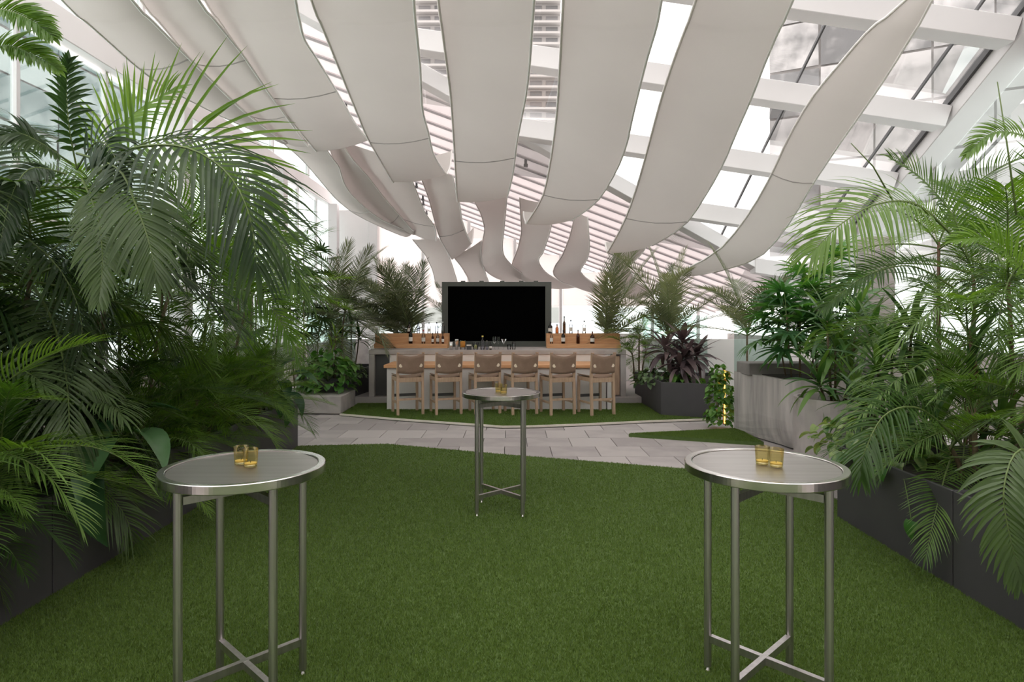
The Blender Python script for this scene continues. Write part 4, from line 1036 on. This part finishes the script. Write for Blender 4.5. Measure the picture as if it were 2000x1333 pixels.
fan_palm('lady palm behind, between concrete planter and pillar', (4.6, 9.1, .9), [(0, 0, 1.5), (.3, .1, 1.1), (-.2, .2, 1.3), (.1, -.2, .8)], 'rhapis', 12, 1.3, 4, GR)
GD = 'strap-leaved plants in the right pots'
rosettes('dracaena', 'strap-leaf plant rooted in the round concrete pot', (3.85, 7.5, .7), [(0, 0, .75), (.25, .1, .5), (-.25, -.1, .35), (.1, -.25, .2), (.3, -.2, .9), (-.1, .0, 1.05), (.35, .15, 1.15)], 'dracaena', 24, .50, (-20, 80), seed=9, group=GD)
rosettes('dracaena', 'strap-leaf plant with drooping leaves in the dark round pot', (3.8, 6.3, .5), [(0, 0, .95), (.3, .1, .7), (-.28, 0, .45), (.1, -.2, .6), (.4, -.1, .35), (-.1, -.2, .2), (.2, .0, 1.15), (-.2, -.1, .8)], 'dracaena', 24, .52, (-25, 80), seed=10, group=GD)
rosettes('dracaena', 'upright strap-leaf plant with striped leaves in the right planter', (3.75, 5.15, .55), [(0, 0, .85), (.25, .1, .6), (.1, -.2, .4), (-.2, .1, .3)], 'dracaena', 18, .48, (-15, 82), seed=11, group=GD)
# near right palms
GQ = 'palms in the right planter row'
q1 = palm('areca_palm', 'tall brown-stemmed palm at right with wide feathery crown', (3.95, 4.95, .55), [(0, 0, 1.5, -.05, 0), (.2, .1, 1.75, .15, .1), (.35, -.15, 1.3, .15, -.1), (-.12, .15, 1.1, -.1, .05)], 'areca', 8, 1.35, (-10, 66), group=GQ, seed=41, stem='brown_stem')
upr = Vector((-.1, -.7, .7)).normalized()
hero_frond(q1, [(1870, 470, 4.7), (1790, 400, 4.5), (1710, 400, 4.4), (1640, 440, 4.3), (1590, 490, 4.3)], kind='kentia', m='areca', up=upr, lrat=.85, lw=.7, dens=1.2)
hero_frond(q1, [(1890, 500, 4.9), (1860, 420, 4.9), (1800, 350, 4.9), (1740, 310, 4.9)], kind='areca', m='areca', up=upr, lrat=.8)
hero_frond(q1, [(1860, 560, 4.6), (1780, 520, 4.5), (1690, 540, 4.4), (1610, 600, 4.4)], kind='areca', m='areca', up=upr, lrat=.7)
q2 = palm('areca_palm', 'palm at the right picture edge with broad backlit fronds', (3.75, 3.75, .55), [(0, 0, 1.3, .1, 0), (.2, .2, 1.6, .1, 0), (.0, -.3, 1.0, 0, -.1)], 'fresh', 8, 1.2, (-15, 72), group=GQ, seed=42)
q3 = palm('areca_palm', 'low feathery palm drooping over the right planter edge', (3.35, 4.55, .56), [(0, 0, .55, -.05, -.05), (.15, .2, .4, 0, .1), (.1, -.2, .7, .05, -.1), (-.05, .05, .25, -.1, 0)], 'areca', 9, .85, (-25, 75), group=GQ, seed=43)
q4 = palm('areca_palm', 'dark low palm hanging over the near right planter', (3.45, 3.45, .56), [(0, 0, .45, 0, 0), (.15, .25, .6, .05, .1), (.1, -.3, .4, .0, -.1)], 'kentia', 8, .8, (-30, 70), group=GQ, seed=44)
hero_frond(q4, [(2060, 900, 3.3), (1990, 880, 3.25), (1960, 960, 3.2), (1975, 1060, 3.2), (1995, 1130, 3.2)], up=Vector((-.5, -.8, .3)).normalized(), lrat=.7)
hero_frond(q3, [(1880, 870, 4.4), (1800, 800, 4.2), (1730, 810, 4.1), (1690, 880, 4.05), (1680, 930, 4.05)], kind='areca', m='areca', up=upr, lrat=.75)
palm('areca_palm', 'feathery palm deep behind the right row by the pillar', (4.4, 6.0, .3), [(0, 0, 1.9, 0, 0), (.2, .4, 1.6, .1, 0), (-.2, .2, 2.2, 0, 0)], 'fine', 9, 1.3, (-20, 70), group=GQ, seed=45, stem='brown_stem')
for px, py, ln, lab in ((1950, 165, 1, 'long bare leaf spike rising from the right edge palm'), (1690, 275, 0, 'thin bare leaf spike leaning left of the right palms')):
    pass
hero_frond(q2, [(2060, 620, 3.7), (1990, 520, 3.7), (1930, 470, 3.7), (1870, 470, 3.7)], kind='areca', m='fresh', up=upr, lrat=.8, lw=1.1)
hero_frond(q2, [(2080, 330, 3.7), (2010, 270, 3.7), (1940, 260, 3.7), (1890, 300, 3.7)], kind='areca', m='areca', up=upr, lrat=.7)
for parent, pts in ((q2, [(1985, 420, 3.9), (1968, 290, 3.9), (1948, 160, 3.9)]), (q1, [(1745, 395, 4.6), (1705, 325, 4.5), (1662, 280, 4.45)])):
    mb = MB(); mb.tube([at(*p) - parent.location for p in pts], .007, .003, 5); mb.build('leaf_spear', 'green_stem', parent, smooth=True)
# variegated pothos along the right planter end, with a trailing shoot
bush('golden_pothos', 'cream-splashed heart vine at the far end of the right planter', (3.1, 5.25, .62), .35, .40, .18, 120, 'pothos_v', 1.1, 12)
bush('golden_pothos', 'cream-splashed heart vine beneath the strap-leaf plant', (3.45, 6.2, .55), .45, .40, .25, 120, 'pothos_v', 1.1, 13)
tv_ = thing('trailing_vine', 'single vine shoot hanging down the right charcoal planter', 'plant', (2.82, 4.6, .6))
path = [at(1735, 960, 4.60), at(1745, 1005, 4.38), at(1760, 1030, 4.37), at(1782, 1045, 4.36), at(1788, 1030, 4.36)]
path[0] = Vector((2.86, 4.62, .66)); path = [path[0]] + [Vector((2.80, p.y + .05, p.z)) for p in path[1:]]
mb = MB(); mb.tube([p - tv_.location for p in catmull(path, 16)], .004, .003, 5); mb.build('stem', 'green_stem', tv_, smooth=True)
for (dy, z, s_) in ((-.22, .29, 1.3), (.25, .56, 1.0), (.12, .58, 1.1), (.35, .55, .9)):
    o = place(HM['pothos'], 'leaf', tv_, (-.03, dy, z - .6 + .05)); o.scale = (s_,) * 3; o.rotation_euler = (0, 1.2, PI + .2)

# ================================================================= OUTSIDE
def facade(name, label, origin, ux, nx, nz, pw, ph, m, z0, seed):
    rn = random.Random(seed)
    t = thing(name, label, 'building', origin)
    ux = Vector(ux).normalized(); nrm = Vector((ux.y, -ux.x, 0))
    ang = math.atan2(ux.y, ux.x)
    mb = MB(); mb.box(0, pw - .12, -.06, 0, 0, ph - .15); me = mb.mesh('facade_panel', m)
    mb = MB(); mb.hexa([Vector((0, 0, z0)) - nrm * .15, ux * nx * pw - nrm * .15 + Vector((0, 0, z0)), ux * nx * pw - nrm * 12 + Vector((0, 0, z0)), -nrm * 12 + Vector((0, 0, z0))],
                       [Vector((0, 0, z0 + nz * ph)) - nrm * .15, ux * nx * pw - nrm * .15 + Vector((0, 0, z0 + nz * ph)), ux * nx * pw - nrm * 12 + Vector((0, 0, z0 + nz * ph)), -nrm * 12 + Vector((0, 0, z0 + nz * ph))])
    mb.build('core', 'tower', t)
    for i in range(nx):
        for j in range(nz):
            o = place(me, 'facade_panel', t, ux * (i * pw) + Vector((0, 0, z0 + j * ph)))
            o.rotation_euler = (rn.uniform(-.02, .02), rn.uniform(-.01, .01), ang + rn.uniform(-.02, .02))
    return t
facade('glass_tower', 'pale glass tower seen through the right roof glazing', (18, 44, 0), (1, -.5, 0), 12, 13, 3.2, 3.2, 'facade_glass', 6, 1)
facade('glass_building', 'teal glass building outside the left wall', (-30, 8, 0), (.05, 1, 0), 9, 8, 4.5, 2.6, 'teal_glass', 0, 2)
t = thing('apartment_tower', 'distant banded apartment tower above the screen', 'building', (-6, 180, 0))
mb = MB(); mb.box(-22, 20, 2.2, 20, 0, 108); mb.build('core', 'tower', t)
mb = MB(); mb.box(-22, 20, 0, 2.2, 0, .6); slab_me = mb.mesh('balcony_slab', 'tower')
mb = MB(); mb.box(0, 3.4, 2.05, 2.25, .3, 2.3); win_me = mb.mesh('window', 'tower_window')
for j in range(18):
    z = 52 + 3.1 * j
    place(slab_me, 'balcony_slab', t, (0, 0, z))
    for i in range(9): place(win_me, 'window', t, (-21 + i * 4.6, 0, z + .4))
